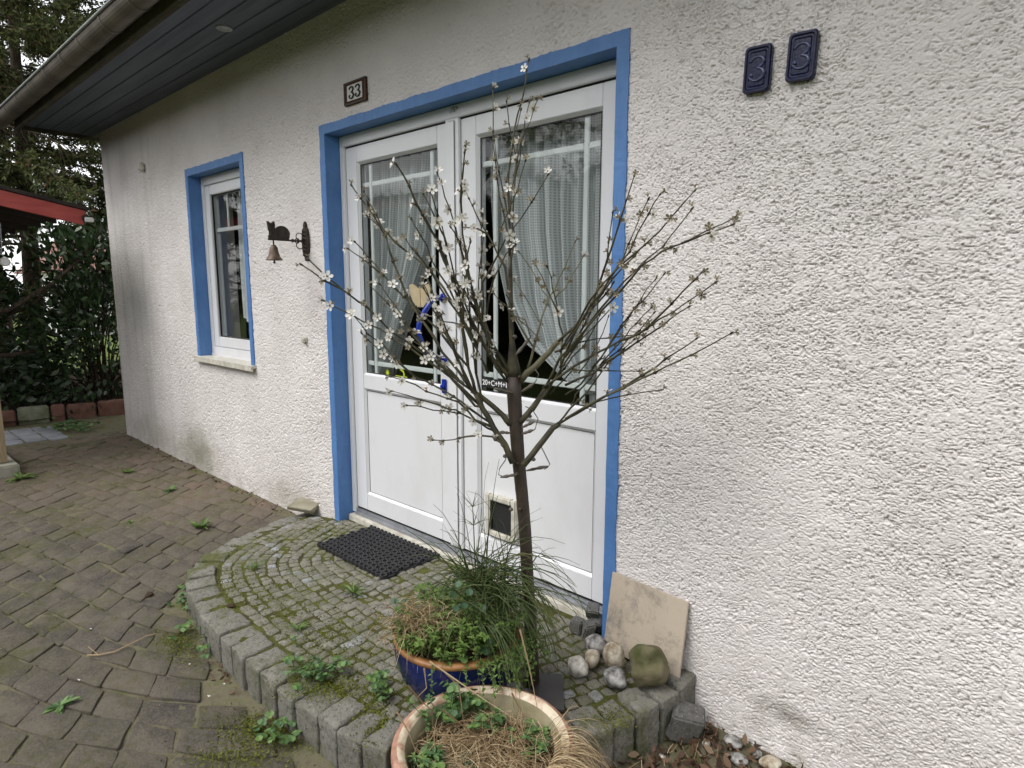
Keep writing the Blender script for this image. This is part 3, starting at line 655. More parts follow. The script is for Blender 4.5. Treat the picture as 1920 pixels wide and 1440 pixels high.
# body slab under the stones
b = MB(); P = rimS+inward(rimS)*.03; pl = [(p[0], p[1]) for p in P]+[(2.26, .1), (-.3, .1)]; n = len(pl)
b.add([(x, y, sz_(x, min(y, 0))-.012) for x, y in pl]+[(x, y, -.14) for x, y in pl], [(i, (i+1) % n, (i+1) % n+n, i+n) for i in range(n)])
body_pts = []
XX, YY = np.meshgrid(np.linspace(-.36, 2.34, 136), np.linspace(-1.04, .1, 58), indexing='ij')
mask = np.array([[inside((x, y), pl) for x, y in zip(xr, yr)] for xr, yr in zip(XX, YY)])
idx = {}
for i in range(135):
    for j in range(57):
        if mask[i, j] and mask[i+1, j] and mask[i, j+1] and mask[i+1, j+1]:
            q = []
            for a_, c_ in ((i, j), (i+1, j), (i+1, j+1), (i, j+1)):
                if (a_, c_) not in idx:
                    x, y = XX[a_, c_], YY[a_, c_]; idx[(a_, c_)] = len(b.v); b.v.append((x, y, sz_(x, y)-.0035+.003*n1(x*30, y*30, 4))); b.n += 1
                q.append(idx[(a_, c_)])
            b.f.append(tuple(q)); b.mi.append(0)
obj('bedding', b, 'mossjoint', step, smooth=False)
# kerb stones
KW = .125
Pk = resample(rimS, .005); Ik = inward(Pk); s_ = 0; L = len(Pk); kn = 0
while s_ < L-6:
    ln = int(rr.uniform(.098, .135)/.005); e_ = min(s_+ln, L-1)
    if L-1-e_ < 12: e_ = L-1
    g = 1
    kw = KW*rr.uniform(.92, 1.06)
    a0, a1 = Pk[s_+g], Pk[max(e_-g, s_+2)]; c0, c1 = a0+Ik[s_+g]*kw, a1+Ik[max(e_-g, s_+2)]*kw
    mb = MB(); pr = (a0[0]+a1[0])/2
    o_ = rr.normal(0, .004)+ (.012 if pr > 2.1 else 0)
    stone(mb, [a0, a1, c1, c0], lambda x, y: sz_(x, y)+.002+o_, -.16, rr, dome=.005, jit=.004, edge=.008, round_=.07)
    ko = obj('kerb_stone', mb, 'kerb', step, smooth=True); roughen(ko, 2, .0042, 30, kn); s_ = e_; kn += 1
# small cobbles, row after row following the kerb
cb = MB(); tot = KW+.012; cur = clean_offset(rimS, tot, rimS, tot); W_ = .051; row = 0
while cur is not None and row < 24:
    d_ = np.r_[0, np.cumsum(np.hypot(*np.diff(cur, axis=0).T))]; N_ = inward(cur); u = rr.uniform(0, .03)
    while u < d_[-1]-.03:
        ln = rr.uniform(.043, .061); 
        def pt(uu, o_):
            return np.array([np.interp(uu, d_, cur[:, 0])+o_*np.interp(uu, d_, N_[:, 0]), np.interp(uu, d_, cur[:, 1])+o_*np.interp(uu, d_, N_[:, 1])])
        g = .0022; q = [pt(u+g, g), pt(min(u+ln, d_[-1])-g, g), pt(min(u+ln, d_[-1])-g, W_-g), pt(u+g, W_-g)]
        c = sum(q)/4
        if c[1] < .045 and not (.05 < c[0] < 1.9 and c[1] > .05) and not ((c[0] < .04 or c[0] > 1.91) and c[1] > -.03):
            CE += [(q[0], q[1]), (q[1], q[2])]
            if np.linalg.norm(q[2]-q[3]) > .02: stone(cb, q, sz_, None, rr, dome=.003, jit=.003, edge=.005, round_=.2)
        u += ln
    tot += W_; cur = clean_offset(cur, W_, rimS, tot); row += 1
obj('cobbles', cb, 'cobble', step, smooth=True)

# ------------------------------------------------------------------ doormat
b = MB(); mx0, mx1, my0, my1, mz0 = .305, .862, -.285, .045, .094
def ringmesh(mb, cx, cy, ro, ri, z0, z1, n=10):
    v = []
    for r_, z in ((ro, z0), (ro, z1), (ri, z1), (ri, z0)):
        v += [(cx+r_*math.cos(2*math.pi*k/n), cy+r_*math.sin(2*math.pi*k/n), z) for k in range(n)]
    mb.add(v, [(L*n+k, L*n+(k+1) % n, ((L+1) % 4)*n+(k+1) % n, ((L+1) % 4)*n+k) for L in range(3) for k in range(n)])
px_ = .0345; py_ = .030; nrow = int((my1-my0)/py_)
for j in range(nrow+1):
    y = my0+j*(my1-my0)/nrow
    for i in range(17):
        x = mx0+i*px_+(j % 2)*px_/2
        if x > mx1+.005: continue
        ringmesh(b, x, y, .0182, .0118, mz0, mz0+.015)
    for i in range(17):
        x = mx0+i*px_+(j % 2)*px_/2
        if x+px_/2 < mx1 and j < nrow: b.tube([(x+px_/2, y, mz0), (x+px_/2, y, mz0+.010)], .0055, 6)
b.box(mx0-.01, mx1+.01, my0-.01, my1+.01, mz0-.004, mz0+.001)
dm = obj('doormat', b, 'rubber'); tag(dm, 'black rubber ring doormat lying on the cobbled step before the door', 'doormat')

# ------------------------------------------------------------------ signs on the wall
def text_mesh(body, size, ext, font_scale=1, bold=0):
    cu = bpy.data.curves.new('t', 'FONT'); cu.body = body; cu.size = size; cu.extrude = ext; cu.align_x = 'CENTER'; cu.align_y = 'CENTER'; cu.offset = bold; cu.bevel_depth = 0
    o = bpy.data.objects.new('t', cu); col.objects.link(o); dg = bpy.context.evaluated_depsgraph_get(); me = bpy.data.meshes.new_from_object(o.evaluated_get(dg)); bpy.data.objects.remove(o); bpy.data.curves.remove(cu)
    mb = MB(); mb.add([(v.co.x, -v.co.z, v.co.y) for v in me.vertices], [tuple(p.vertices) for p in me.polygons]); return mb
def shift(mb, x, y, z): mb.v = [(a_+x, b_+y, c_+z) for a_, b_, c_ in mb.v]; return mb
def rot_y(mb, ang): c, s = math.cos(ang), math.sin(ang); mb.v = [(a_*c+c_*s, b_, -a_*s+c_*c) for a_, b_, c_ in mb.v]; return mb
def rrect(w_, h_, r_, n=5):
    o = []
    for cx, cz, a0 in ((w_/2-r_, h_/2-r_, 0), (-w_/2+r_, h_/2-r_, 90), (-w_/2+r_, -h_/2+r_, 180), (w_/2-r_, -h_/2+r_, 270)):
        for k in range(n+1): a_ = R_(a0+90*k/n); o.append((cx+r_*math.cos(a_), cz+r_*math.sin(a_)))
    return o
def numeral3(s):
    """a serif '3' as a stroke path, s = height"""
    P = [(-.30, .30), (-.22, .42), (-.02, .5), (.2, .44), (.3, .28), (.2, .12), (-.02, .03), (.0, .03), (.2, -.03), (.33, -.2), (.25, -.4), (.02, -.5), (-.22, -.44), (-.34, -.28), (-.24, -.22), (-.2, -.3)]
    P = np.array(P); t = np.linspace(0, len(P)-1, 34); i = np.minimum(t.astype(int), len(P)-2); f = (t-i)[:, None]
    g = lambda k: P[np.clip(k, 0, len(P)-1)]
    Q = .5*((2*g(i))+(g(i+1)-g(i-1))*f+(2*g(i-1)-5*g(i)+4*g(i+1)-g(i+2))*f**2+(3*g(i)-g(i-1)-3*g(i+1)+g(i+2))*f**3)
    return [(x*s, z*s) for x, z in Q]
for k, (cx, cz, lab) in enumerate([(2.397, 2.077, 'left one of two cobalt blue ceramic plaques with raised numeral 3'), (2.5205, 2.084, 'right one of two cobalt blue ceramic plaques with raised numeral 3, hung slightly higher')]):
    t = empty('number_plaque', (cx, -.004, cz), lab, 'house number', 'blue ceramic house number plaques')
    b = MB(); o1 = rrect(.079, .130, .013); 
    layers = [(o1, -.0), (o1, -.014), (rrect(.073, .124, .012), -.019), (rrect(.064, .114, .01), -.019), (rrect(.058, .107, .008), -.0145), (rrect(.05, .098, .006), -.0145), (rrect(.047, .095, .005), -.0165), (rrect(.043, .09, .005), -.0145)]
    n = len(o1); v = []
    for o_, y in layers: v += [(x, y, z) for x, z in o_]
    f = [(L*n+i, L*n+(i+1) % n, (L+1)*n+(i+1) % n, (L+1)*n+i) for L in range(len(layers)-1) for i in range(n)]+[tuple(range((len(layers)-1)*n, len(layers)*n))]
    b.add(v, f); rot_y(b, R_(1.5 if k == 0 else 2.2)); obj('plaque', shift(b, cx, -.004, cz), 'cobalt', t, smooth=False)
    b = MB(); path = numeral3(.066); b.tube([(x, -.0155, z) for x, z in path], list(np.interp(np.linspace(0, 15, 34), range(16), [.0035, .0028, .0026, .0042, .005, .004, .0022, .0022, .004, .0055, .005, .0034, .003, .0035, .0045, .0035])), 8)
    rot_y(b, R_(1.5 if k == 0 else 2.2)); obj('numeral', shift(b, cx, -.004, cz), 'cobalt_hi', t, smooth=True)
t = empty('number_tile', (.357, -.006, 2.413), 'small square tile with black 33 inside a brown patterned border above the door', 'house number')
b = MB(); b.box(.262, .452, -.014, .0, 2.358, 2.466); obj('tile', b, 'tile_border', t, bevel=.002)
b = MB(); o_ = rrect(.13, .074, .004); o_ = [(x+.357+(0), z+2.412) for x, z in o_]; b.prism(o_, -.0155, -.012); obj('tile_face', b, 'tile_white', t)
b = MB()
for (a_, c_) in ((.262, .27), (.444, .452)): b.box(a_, c_, -.0158, -.0145, 2.358, 2.466)
b.box(.27, .444, -.0158, -.0145, 2.358, 2.364); b.box(.27, .444, -.0158, -.0145, 2.46, 2.466)
obj('tile_edge', b, 'black', t)
b = MB()
for cx in (.33, .385):
    pts = numeral3(.055); b.tube([(cx+x*1.05, -.0165, 2.412+z) for x, z in pts], list(np.interp(np.linspace(0, 15, 34), range(16), [.003, .004, .0035, .005, .0055, .004, .003, .003, .0045, .006, .005, .004, .004, .0035, .004, .003])), 6)
obj('numeral', b, 'black', t, smooth=True)
# sticker and chalk line on the panes
b = MB(); zc = 1.0; Yp = .1148
t = empty('sticker', (.48, Yp, .975), 'lime green weather sticker with sun, thermometer and moon at the bottom of left pane', 'sticker')
cx, cz = .39, .985
b.prism([(cx+.012*math.cos(2*math.pi*k/12), cz+.012*math.sin(2*math.pi*k/12)) for k in range(12)], Yp, Yp+.0015)
for k in range(8):
    a_ = 2*math.pi*k/8; b.prism([(cx+.016*math.cos(a_-.15), cz+.016*math.sin(a_-.15)), (cx+.023*math.cos(a_), cz+.023*math.sin(a_)), (cx+.016*math.cos(a_+.15), cz+.016*math.sin(a_+.15))], Yp, Yp+.0015)
mo = [(.51+.03*math.cos(a_), .985+.03*math.sin(a_)) for a_ in np.linspace(-1.9, 1.9, 12)]+[(.515+.018*math.cos(a_)-.004, .985+.02*math.sin(a_)) for a_ in np.linspace(1.7, -1.7, 10)]
b.prism(mo, Yp, Yp+.0015); b.box(.455, .56, Yp, Yp+.0015, .9695, .9785); b.box(.475, .6, Yp, Yp+.0015, .9615, .9665); obj('weather_print', b, 'lime', t)
b = MB(); b.tube([(.452, Yp+.001, .985), (.452, Yp+.001, 1.02)], .0045, 8); b.tube([(.452, Yp+.001, .983), (.452, Yp+.001, .975)], .009, 8); obj('thermometer_print', b, 'black', t)
t = empty('chalk_sign', (1.215, Yp, 1.01), 'narrow black strip with white chalk blessing letters behind tree trunk on right pane', 'sign')
b = MB(); b.box(1.117, 1.33, Yp, Yp+.0015, .987, 1.03); obj('strip', b, 'black', t)
tm = text_mesh('20+C+M+B+', .035, .0006, bold=.0003); tm.v = [(x*1.0, y, z*1.0) for x, y, z in tm.v]; obj('lettering', shift(tm, 1.217, Yp-.001, 1.0085), 'chalk', t)
# cream butterfly ornament on the pane
b = MB(); bx, bz, by = .685, 1.405, .111
wing = [(0, -.055), (.02, -.06), (.055, -.03), (.075, .01), (.082, .05), (.06, .058), (.035, .05), (.01, .035), (0, .04)]
b.prism([(bx+x, bz+z) for x, z in wing], by, by+.003); b.prism([(bx-x*1.05-.002, bz+z) for x, z in wing][::-1], by, by+.003); b.tube([(bx, by-.001, bz-.06), (bx, by-.001, bz+.045)], .004, 6)
tag(obj('window_ornament', b, 'cream'), 'cream butterfly ornament stuck on left door pane beside the blue handle', 'ornament')

# curtains
def curtain(name, fx, z0, z1, y, mat, label, group=None, nx=90, nz_=60, amp=.018, folds=9, ph=0):
    """fx(t, z) -> x of hanging cloth parameter t at height z"""
    V = []; UV = []
    for i in range(nx+1):
        t = i/nx
        for j in range(nz_+1):
            z = z0(t)+(z1-z0(t))*j/nz_; x = fx(t, (z1-z)/(z1-.95))
            am = amp*(.35+.65*(z1-z)/(z1-.9)); V.append((x, y+am*math.sin(2*math.pi*folds*t+ph+.5*math.sin(3*z))+.3*am*math.sin(2*math.pi*folds*2.3*t+2+z), z)); UV.append((t*1.1, z))
    o = npmesh(name, np.array(V), np.array([(i*(nz_+1)+j, (i+1)*(nz_+1)+j, (i+1)*(nz_+1)+j+1, i*(nz_+1)+j+1) for i in range(nx) for j in range(nz_)]), mat, smooth=True)
    uvl = o.data.uv_layers.new(name='UVMap'); li = np.zeros(len(o.data.loops), int); o.data.loops.foreach_get('vertex_index', li); uvl.data.foreach_set('uv', np.array(UV)[li].ravel())
    tag(o, label, 'curtain', group); return o
# right leaf: tied back to the right edge; left leaf: swept to the left
def gR(s): return float(np.interp(s, [0, .2, .396, .67, .84, .954, 1.0], [0, .01, .05, .2, .42, .8, .97]))
def gL(s): return float(np.interp(s, [0, .1, .42, .61, .84, .95, 1.0], [0, .03, .16, .385, .72, .87, .93]))
curtain('curtain', lambda t, s: (1.08+.72*t)+((1.71-.07*(1-t))-(1.08+.72*t))*gR(min(1, max(0, s*1.16/1.10))), lambda t: 1.045-.05*t, 2.12, .222, 'curtain', 'waffle weave curtain swept to the right behind right door pane', 'pale waffle curtains', nx=220, folds=8, amp=.052)
curtain('curtain', lambda t, s: (.13+.6*t)+((.16+.07*t)-(.13+.6*t))*gL(min(1, max(0, s))), lambda t: .95, 2.12, .222, 'curtain', 'waffle weave curtain swept to the left behind left door pane', 'pale waffle curtains', nx=220, folds=7, ph=1, amp=.052)
curtain('curtain', lambda t, s: 1.66+.13*t, lambda t: .93, 2.12, .215, 'curtain_plain', 'plain narrow curtain strip at the right edge behind right door pane', 'pale plain curtains', folds=3)
curtain('curtain', lambda t, s: -1.5+.46*t, lambda t: 1.22-.03*math.sin(t*9), 2.12, .21, 'curtain_plain', 'plain net curtain hanging inside the small blue framed window', 'pale plain curtains', folds=5)
# ------------------------------------------------------------------ cat bell
tb = empty('cat_bell', (-.185, 0, 1.71), 'cast iron wall bell topped by a sitting cat left of the door', 'bell')
b = MB(); cx = -.185
pr = [(-.006, .0), (-.012, .02), (-.02, .03), (-.03, .05), (-.034, .09), (-.036, .12), (-.032, .155), (-.026, .178), (-.012, .186), (-.014, .2), (-.008, .212), (0, .222)]
ol = [(cx+x, 1.595+z) for x, z in pr]+[(cx-x, 1.595+z) for x, z in pr[::-1][1:]]
b.prism(ol, -.016, -.002)
for k in range(7): b.tube([(cx-.02+.006*(k % 3), -.017, 1.625+k*.022), (cx+.004, -.024, 1.635+k*.022), (cx+.02-.005*(k % 2), -.017, 1.625+k*.022)], .0045, 6)
obj('back_plate', b, 'iron', tb, bevel=.002)
b = MB(); 
b.tube([(cx, -.015, 1.705), (cx, -.235, 1.705)], .0055, 6)
for (yc, zc, r0) in ((-.047, 1.728, .021), (-.047, 1.682, .021), (-.062, 1.705, .013)):
    b.tube([(cx, yc+r0*math.cos(a_), zc+r0*math.sin(a_)) for a_ in np.linspace(0, 2*math.pi, 15)], .003, 5, cap=False)
b.tube([(cx, -.078, 1.705), (cx, -.09, 1.705), (cx, -.1, 1.705)], [.006, .011, .006], 8)
obj('arm', b, 'iron', tb)
b = MB()    # cat, outline in the y-z plane facing outward
cat = [(-.225, 1.709), (-.228, 1.722), (-.222, 1.728), (-.222, 1.748), (-.228, 1.762), (-.229, 1.781), (-.232, 1.797), (-.222, 1.789), (-.208, 1.789), (-.2, 1.799), (-.197, 1.783), (-.199, 1.766), (-.19, 1.758), (-.18, 1.768), (-.163, 1.778), (-.142, 1.777), (-.122, 1.765), (-.112, 1.745), (-.114, 1.722), (-.12, 1.709)]
n = len(cat); v = [(cx-.009, y, z) for y, z in cat]+[(cx+.009, y, z) for y, z in cat]
b.add(v, [tuple(range(n)), tuple(range(2*n-1, n-1, -1))]+[(i, (i+1) % n, (i+1) % n+n, i+n) for i in range(n)])
b.tube([(cx-.01, -.12, 1.716), (cx-.012, -.16, 1.713), (cx-.01, -.2, 1.716)], .006, 6)
obj('cat_figure', b, 'iron', tb, bevel=.004)
b = MB(); b.tube([(cx, -.205, 1.703), (cx, -.205, 1.672), (cx, -.205, 1.60), (cx, -.205, 1.575)], [.004, .004, .003, .007], 6); obj('clapper', b, 'iron', tb)
b = MB(); b.lathe([(.003, .085), (.012, .082), (.02, .07), (.025, .045), (.032, .02), (.044, .004), (.047, 0), (.044, .0), (.03, .02), (.02, .05)], (cx, -.205, 1.592), 24); obj('bell', b, 'bell', tb, smooth=True)
# small wall fittings
b = MB(); b.box(-2.725, -2.66, -.045, -.002, 2.385, 2.455); o = obj('sensor', b, 'pvc_dirty', bevel=.012, seg=3); tag(o, 'small cream box with rounded face high on the wall left of the window', 'sensor')
t = empty('bell_push', (-.25, 0, 1.135), 'small cream door bell push beside the blue door frame', 'bell push')
b = MB(); b.box(-.287, -.227, -.014, -.003, 1.122, 1.152); obj('housing', b, 'pvc_dirty', t, bevel=.003)
b = MB(); b.box(-.262, -.232, -.026, -.0142, 1.120, 1.142); obj('button', b, 'pvc_dirty', t, bevel=.003)

# ------------------------------------------------------------------ plants toolkit
def leaf_cloud(name, C, Nrm, size, asp, mat, parent=None, curl=.0, droop=None, kind=5):
    """many little pointed leaves: centre C (n,3), direction along leaf Nrm (n,3), length size (n,)"""
    n = len(C); Nrm = Nrm/np.maximum(np.linalg.norm(Nrm, axis=1), 1e-6)[:, None]
    r_ = rng.normal(size=(n, 3)); S = np.cross(Nrm, r_); S /= np.maximum(np.linalg.norm(S, axis=1), 1e-6)[:, None]; U = np.cross(S, Nrm)
    l = size[:, None]; w_ = l*asp
    pts = [C, C+Nrm*l*.35+S*w_*.5, C+Nrm*l*.7+S*w_*.4-U*l*curl*.4, C+Nrm*l-U*l*curl, C+Nrm*l*.7-S*w_*.4-U*l*curl*.4, C+Nrm*l*.35-S*w_*.5]
    V = np.stack(pts, 1).reshape(-1, 3); Fq = np.arange(n*6).reshape(n, 6)
    return npmesh(name, V, Fq, mat, parent)
def strips(name, paths, widths, mat, parent=None, nseg=3):
    mb = MB()
    for P, w_ in zip(paths, widths): mb.tube(P, [w_*(1-.75*i/(len(P)-1)) for i in range(len(P))], nseg, cap=False)
    return obj(name, mb, mat, parent, smooth=True)
def arc(p, d, L, droop, n=6, wob=.0):
    P = [np.array(p, float)]; d = np.array(d, float); d /= np.linalg.norm(d)
    for i in range(n):
        P.append(P[-1]+d*L/n); d = d+np.array([rng.normal(0, wob), rng.normal(0, wob), -droop/n+rng.normal(0, wob)]); d /= np.linalg.norm(d)
    return P
# ------------------------------------------------------------------ background trees
def conifer(x, y, h, rad, name_label, seed, base=.25, nb=60, spr=10, dens=1., group='conifers beyond the house', z0=1.2, dead=.3, r0=.16):
    rs = np.random.default_rng(seed); t = empty('conifer_tree', (x, y, -.1), name_label, 'tree', group)
    mb = MB(); lean = rs.uniform(-.04, .04, 2)
    tp = [(x+lean[0]*k*h/8+.05*math.sin(k*1.3+seed), y+lean[1]*k*h/8, -.1+h*k/8) for k in range(9)]; mb.tube(tp, [r0*(1-.9*k/8) for k in range(9)], 10); obj('trunk', mb, 'bark', t, smooth=True)
    lb = MB(); C = []; D = []; S = []
    for k in range(nb):
        f_ = rs.uniform(0, 1)**.9; z = z0+(h-z0)*f_*.97; a_ = rs.uniform(0, 2*math.pi); L = rad*(1-f_*.75)*rs.uniform(.65, 1.15)
        d = np.array([math.cos(a_), math.sin(a_), rs.uniform(-.1, .45)]); p = np.array([x+lean[0]*z, y+lean[1]*z, z]); P = [p]; 
        for s in range(6): P.append(P[-1]+d/np.linalg.norm(d)*L/6); d = d+np.array([rs.normal(0, .12), rs.normal(0, .12), -.12+rs.normal(0, .1)])
        lb.tube(P, [.028*(1-f_*.6)*(1-.13*q) for q in range(7)], 5, cap=False)
        isdead = rs.uniform() < dead*(1-f_)
        nsp = int(spr*(2 if isdead else 3.2)*L)
        for s in range(nsp):
            u = rs.uniform(.15, 1); q = P[min(int(u*6), 5)]+(P[min(int(u*6)+1, 6)]-P[min(int(u*6), 5)])*(u*6 % 1)
            dd = (P[-1]-P[0]); dd = dd/np.linalg.norm(dd)+rs.normal(0, .65, 3)+np.array([0, 0, -.25]); dd /= np.linalg.norm(dd); sl2 = rs.uniform(.14, .42)
            lb.tube([q, q+dd*sl2*.5+np.array([0, 0, .01]), q+dd*sl2+np.array([0, 0, -.04])], [.005, .004, .002], 3, cap=False)
            if isdead: continue
            m_ = int(26*dens); tt = rs.uniform(.1, 1, m_); c_ = q+dd*sl2*tt[:, None]+rs.normal(0, .022, (m_, 3)); C.append(c_); D.append(dd*1.2+rs.normal(0, .7, (m_, 3))+np.array([0, 0, -.15])); S.append(rs.uniform(.035, .085, m_))
    obj('branches', lb, 'bark', t, smooth=True); leaf_cloud('crown', np.concatenate(C), np.concatenate(D), np.concatenate(S)*1.15, .28, 'conifer', t, curl=.15)
    return t
conifer(-7.4, -.35, 8.5, 2.5, 'tall dark conifer with a thick trunk behind the red carport roof', 3, nb=100, dead=.3, z0=1.6, r0=.2)
conifer(-8.2, 1.9, 9.5, 2.6, 'dark conifer with bare lower limbs standing behind the house corner', 8, nb=110, dead=.55, z0=1.3)
conifer(-10.6, .6, 9.5, 2.7, 'pale green conifer farthest back between the two dark ones', 12, nb=100, dead=.15, z0=2.0)
conifer(-9.0, -1.6, 10, 2.7, 'olive green conifer whose outer twigs hang above the gutter end', 27, nb=90, dead=.15, z0=2.4)
conifer(-10.4, 4.0, 8.6, 2.6, 'bushy conifer seen low down past the house corner', 19, nb=60, dead=.3)
# evergreen laurel
def laurel(x, y, rx, ry, h, n, lab, seed, size=(.07, .12), z0=.05, trunkless=False):
    rs = np.random.default_rng(seed); t = empty('laurel_bush', (x, y, 0), lab, 'shrub')
    mb = MB()
    cl = []
    for k in range(46):
        a_ = rs.uniform(0, 6.28); el = rs.uniform(0, 1)**1.25; rr_ = rs.uniform(.35, 1)
        e_ = np.array([x+rx*rr_*math.cos(a_)*math.sqrt(max(0, 1-(max(el, 0))**3)), y+ry*rr_*math.sin(a_)*math.sqrt(max(0, 1-(max(el, 0))**3)), z0+(h-z0)*max(.05, el)*rs.uniform(.85, 1)])
        P = [np.array([x+rs.normal(0, .06), y+rs.normal(0, .06), 0]), np.array([x, y, 0])*.5+e_*.5+np.array([0, 0, .12]), e_]; mb.tube(P, [.014, .009, .004], 5, cap=False); cl.append(e_)
    obj('stems', mb, 'bark', t, smooth=True)
    cl = np.array(cl); k = rs.integers(0, len(cl), n); C = cl[k]+rs.normal(0, 1, (n, 3))*np.array([rx*.2, ry*.2, h*.075]); C[:, 2] = np.clip(C[:, 2], .03, None)
    D = (C-np.array([x, y, h*.35])); D /= np.linalg.norm(D, axis=1)[:, None]; D = D+rs.normal(0, .6, (n, 3)); leaf_cloud('foliage', C, D, rs.uniform(*size, n), .42, 'laurel', t, curl=.18); return t
laurel(-5.75, .30, .62, .85, 2.15, 5200, 'dense glossy dark laurel bush against the house corner', 4)
laurel(-5.9, -1.0, .6, .55, 2.3, 3000, 'thin dark laurel bush at the left edge behind the post', 6)
laurel(-6.6, 1.6, .7, .7, 2.3, 2600, 'taller laurel bush partly behind the house corner', 14)
laurel(-6.6, -.35, .5, .45, .75, 1200, 'low dark ivy bush under the tree in the raised bed', 16, size=(.05, .08))
# bare limbs crossing the gap
b = MB()
for pts in ([(-5.0, -1.0, 1.15), (-5.2, -.6, 1.2), (-5.5, -.1, 1.5), (-5.7, .4, 1.95)], [(-5.2, -1.1, .75), (-5.3, -.6, .72), (-5.5, .0, .8), (-5.6, .2, .92)], [(-5.6, -1.0, .95), (-5.6, -.3, 1.25), (-5.7, .3, 1.9), (-5.9, .9, 2.6)]):
    b.tube(pts, [.028, .024, .018, .01], 6)
tag(obj('fallen_branch', b, 'bark'), 'bare forked brown branches slanting past the laurel under the carport', 'branch')
# far house with red roof, glimpsed
fh = empty('far_house', (-22, 3.2, 0), 'distant white house with red roof glimpsed between the trees', 'house')
b = MB(); b.box(-25, -20.5, 3.1, 7, -.1, 1.895); obj('wall', b, 'whitewall', fh)
b = MB(); b.add([(-20.2, 2.9, 1.9), (-20.2, 7.3, 1.9), (-22.8, 7.3, 3.0), (-22.8, 3.7, 3.0), (-25.3, 2.9, 1.9), (-25.3, 7.3, 1.9)], [(0, 1, 2, 3), (3, 2, 5, 4), (0, 3, 4), (1, 5, 2)]); obj('roof', b, 'brick', fh)
b = MB(); b.box(-20.48, -20.44, 3.4, 4.2, .8, 1.5); obj('window', b, 'gasket', fh)
# raised bed edge of brick blocks
bb = None; e0 = np.array([-4.98, .42]); e1 = np.array([-5.22, -1.15]); u = (e1-e0)/np.linalg.norm(e1-e0); pos = 0; k = 0
labs = ['red brick edging block next to the house corner', 'red brick edging block second from the house corner', 'broken red brick edging block in the middle of the bed edge', 'stacked grey brown edging block in the middle of the bed edge', 'long brown edging block left of the stacked block', 'brown edging block at the left end of the bed edge']
for ln, h_, mt in ((.34, .16, 'brick'), (.27, .155, 'brick'), (.12, .17, 'brick'), (.27, .17, 'concrete'), (.3, .15, 'brick'), (.3, .15, 'brick')):
    p = e0+u*(pos+ln/2); b = MB(); b.box(-ln/2, ln/2, -.05, .05, -.02, h_); o = obj('edging_block', b, mt, bevel=.012, seg=3); o.location = (p[0], p[1], 0); o.rotation_euler = (random.uniform(-.06, .06), 0, math.atan2(u[1], u[0])+random.uniform(-.06, .06))
    tag(o, labs[k], 'edging block', 'blocks edging the planting bed'); pos += ln+.02; k += 1
b = MB(); nn_ = 30; Xb, Yb = np.meshgrid(np.linspace(-9, -5.02, nn_), np.linspace(-3, 3.6, nn_), indexing='ij'); Zb = .06+.03*vnoise(Xb*2, Yb*2, 31)
i = (np.arange(nn_-1)[:, None]*nn_+np.arange(nn_-1)[None, :]).ravel(); tag(npmesh('bed_soil', np.stack([Xb, Yb, Zb], -1).reshape(-1, 3), np.stack([i, i+nn_, i+nn_+1, i+1], 1), 'soil', smooth=True), kind='structure')
# ------------------------------------------------------------------ carport
cp = empty('carport', (-3.4, -1.05, 0), 'open carport with red fascia board and dark roof at the left edge', 'carport')
FX = -2.95
def fz(y): return 2.165-(y+.922)*.199
b = MB(); ya, yb = -3.2, -.385
b.add([(FX, ya, fz(ya)+.0), (FX, yb, fz(yb)), (FX, yb-.02, fz(yb)-.115), (FX, ya, fz(ya)-.115), (FX-.03, ya, fz(ya)), (FX-.03, yb, fz(yb)), (FX-.03, yb-.02, fz(yb)-.115), (FX-.03, ya, fz(ya)-.115)],
      [(0, 3, 2, 1), (4, 5, 6, 7), (0, 1, 5, 4), (1, 2, 6, 5), (2, 3, 7, 6), (0, 4, 7, 3)]); obj('fascia_board', b, 'red', cp, bevel=.003)
b = MB(); b.add([(FX+.015, ya, fz(ya)+.03), (FX+.015, yb+.02, fz(yb)+.03), (-7.5, yb+.02, fz(yb)+.03), (-7.5, ya, fz(ya)+.03), (FX+.015, ya, fz(ya)+.003), (FX+.015, yb+.02, fz(yb)+.003), (-7.5, yb+.02, fz(yb)+.003), (-7.5, ya, fz(ya)+.003)],
      [(0, 1, 2, 3), (4, 7, 6, 5), (0, 4, 5, 1), (1, 5, 6, 2), (3, 7, 4, 0), (2, 6, 7, 3)]); obj('roof', b, 'darkwood', cp)
b = MB()
for x in np.arange(-3.4, -7.4, -.55): b.add([(x, ya, fz(ya)), (x, yb-.1, fz(yb-.1)), (x, yb-.1, fz(yb-.1)-.1), (x, ya, fz(ya)-.1), (x-.05, ya, fz(ya)), (x-.05, yb-.1, fz(yb-.1)), (x-.05, yb-.1, fz(yb-.1)-.1), (x-.05, ya, fz(ya)-.1)], [(0, 3, 2, 1), (4, 5, 6, 7), (0, 1, 5, 4), (1, 2, 6, 5), (2, 3, 7, 6)])
b.box(-7.4, FX-.032, -1.13, -1.03, fz(-1.03)-.23, fz(-1.03)-.105)
obj('rafters', b, 'darkwood', cp)
b = MB(); b.box(-3.02, -2.93, -1.16, -1.071, .09, fz(-1.1)-.23); obj('post', b, 'post', cp, bevel=.004)
b = MB(); b.box(-6.3, -6.2, -1.14, -1.05, .09, fz(-1.1)-.23); obj('post', b, 'post', cp, bevel=.004)
b = MB(); b.box(-6.5, -2.83, -1.25, -1.015, -.06, .085); obj('footing', b, 'concrete', cp, bevel=.012)
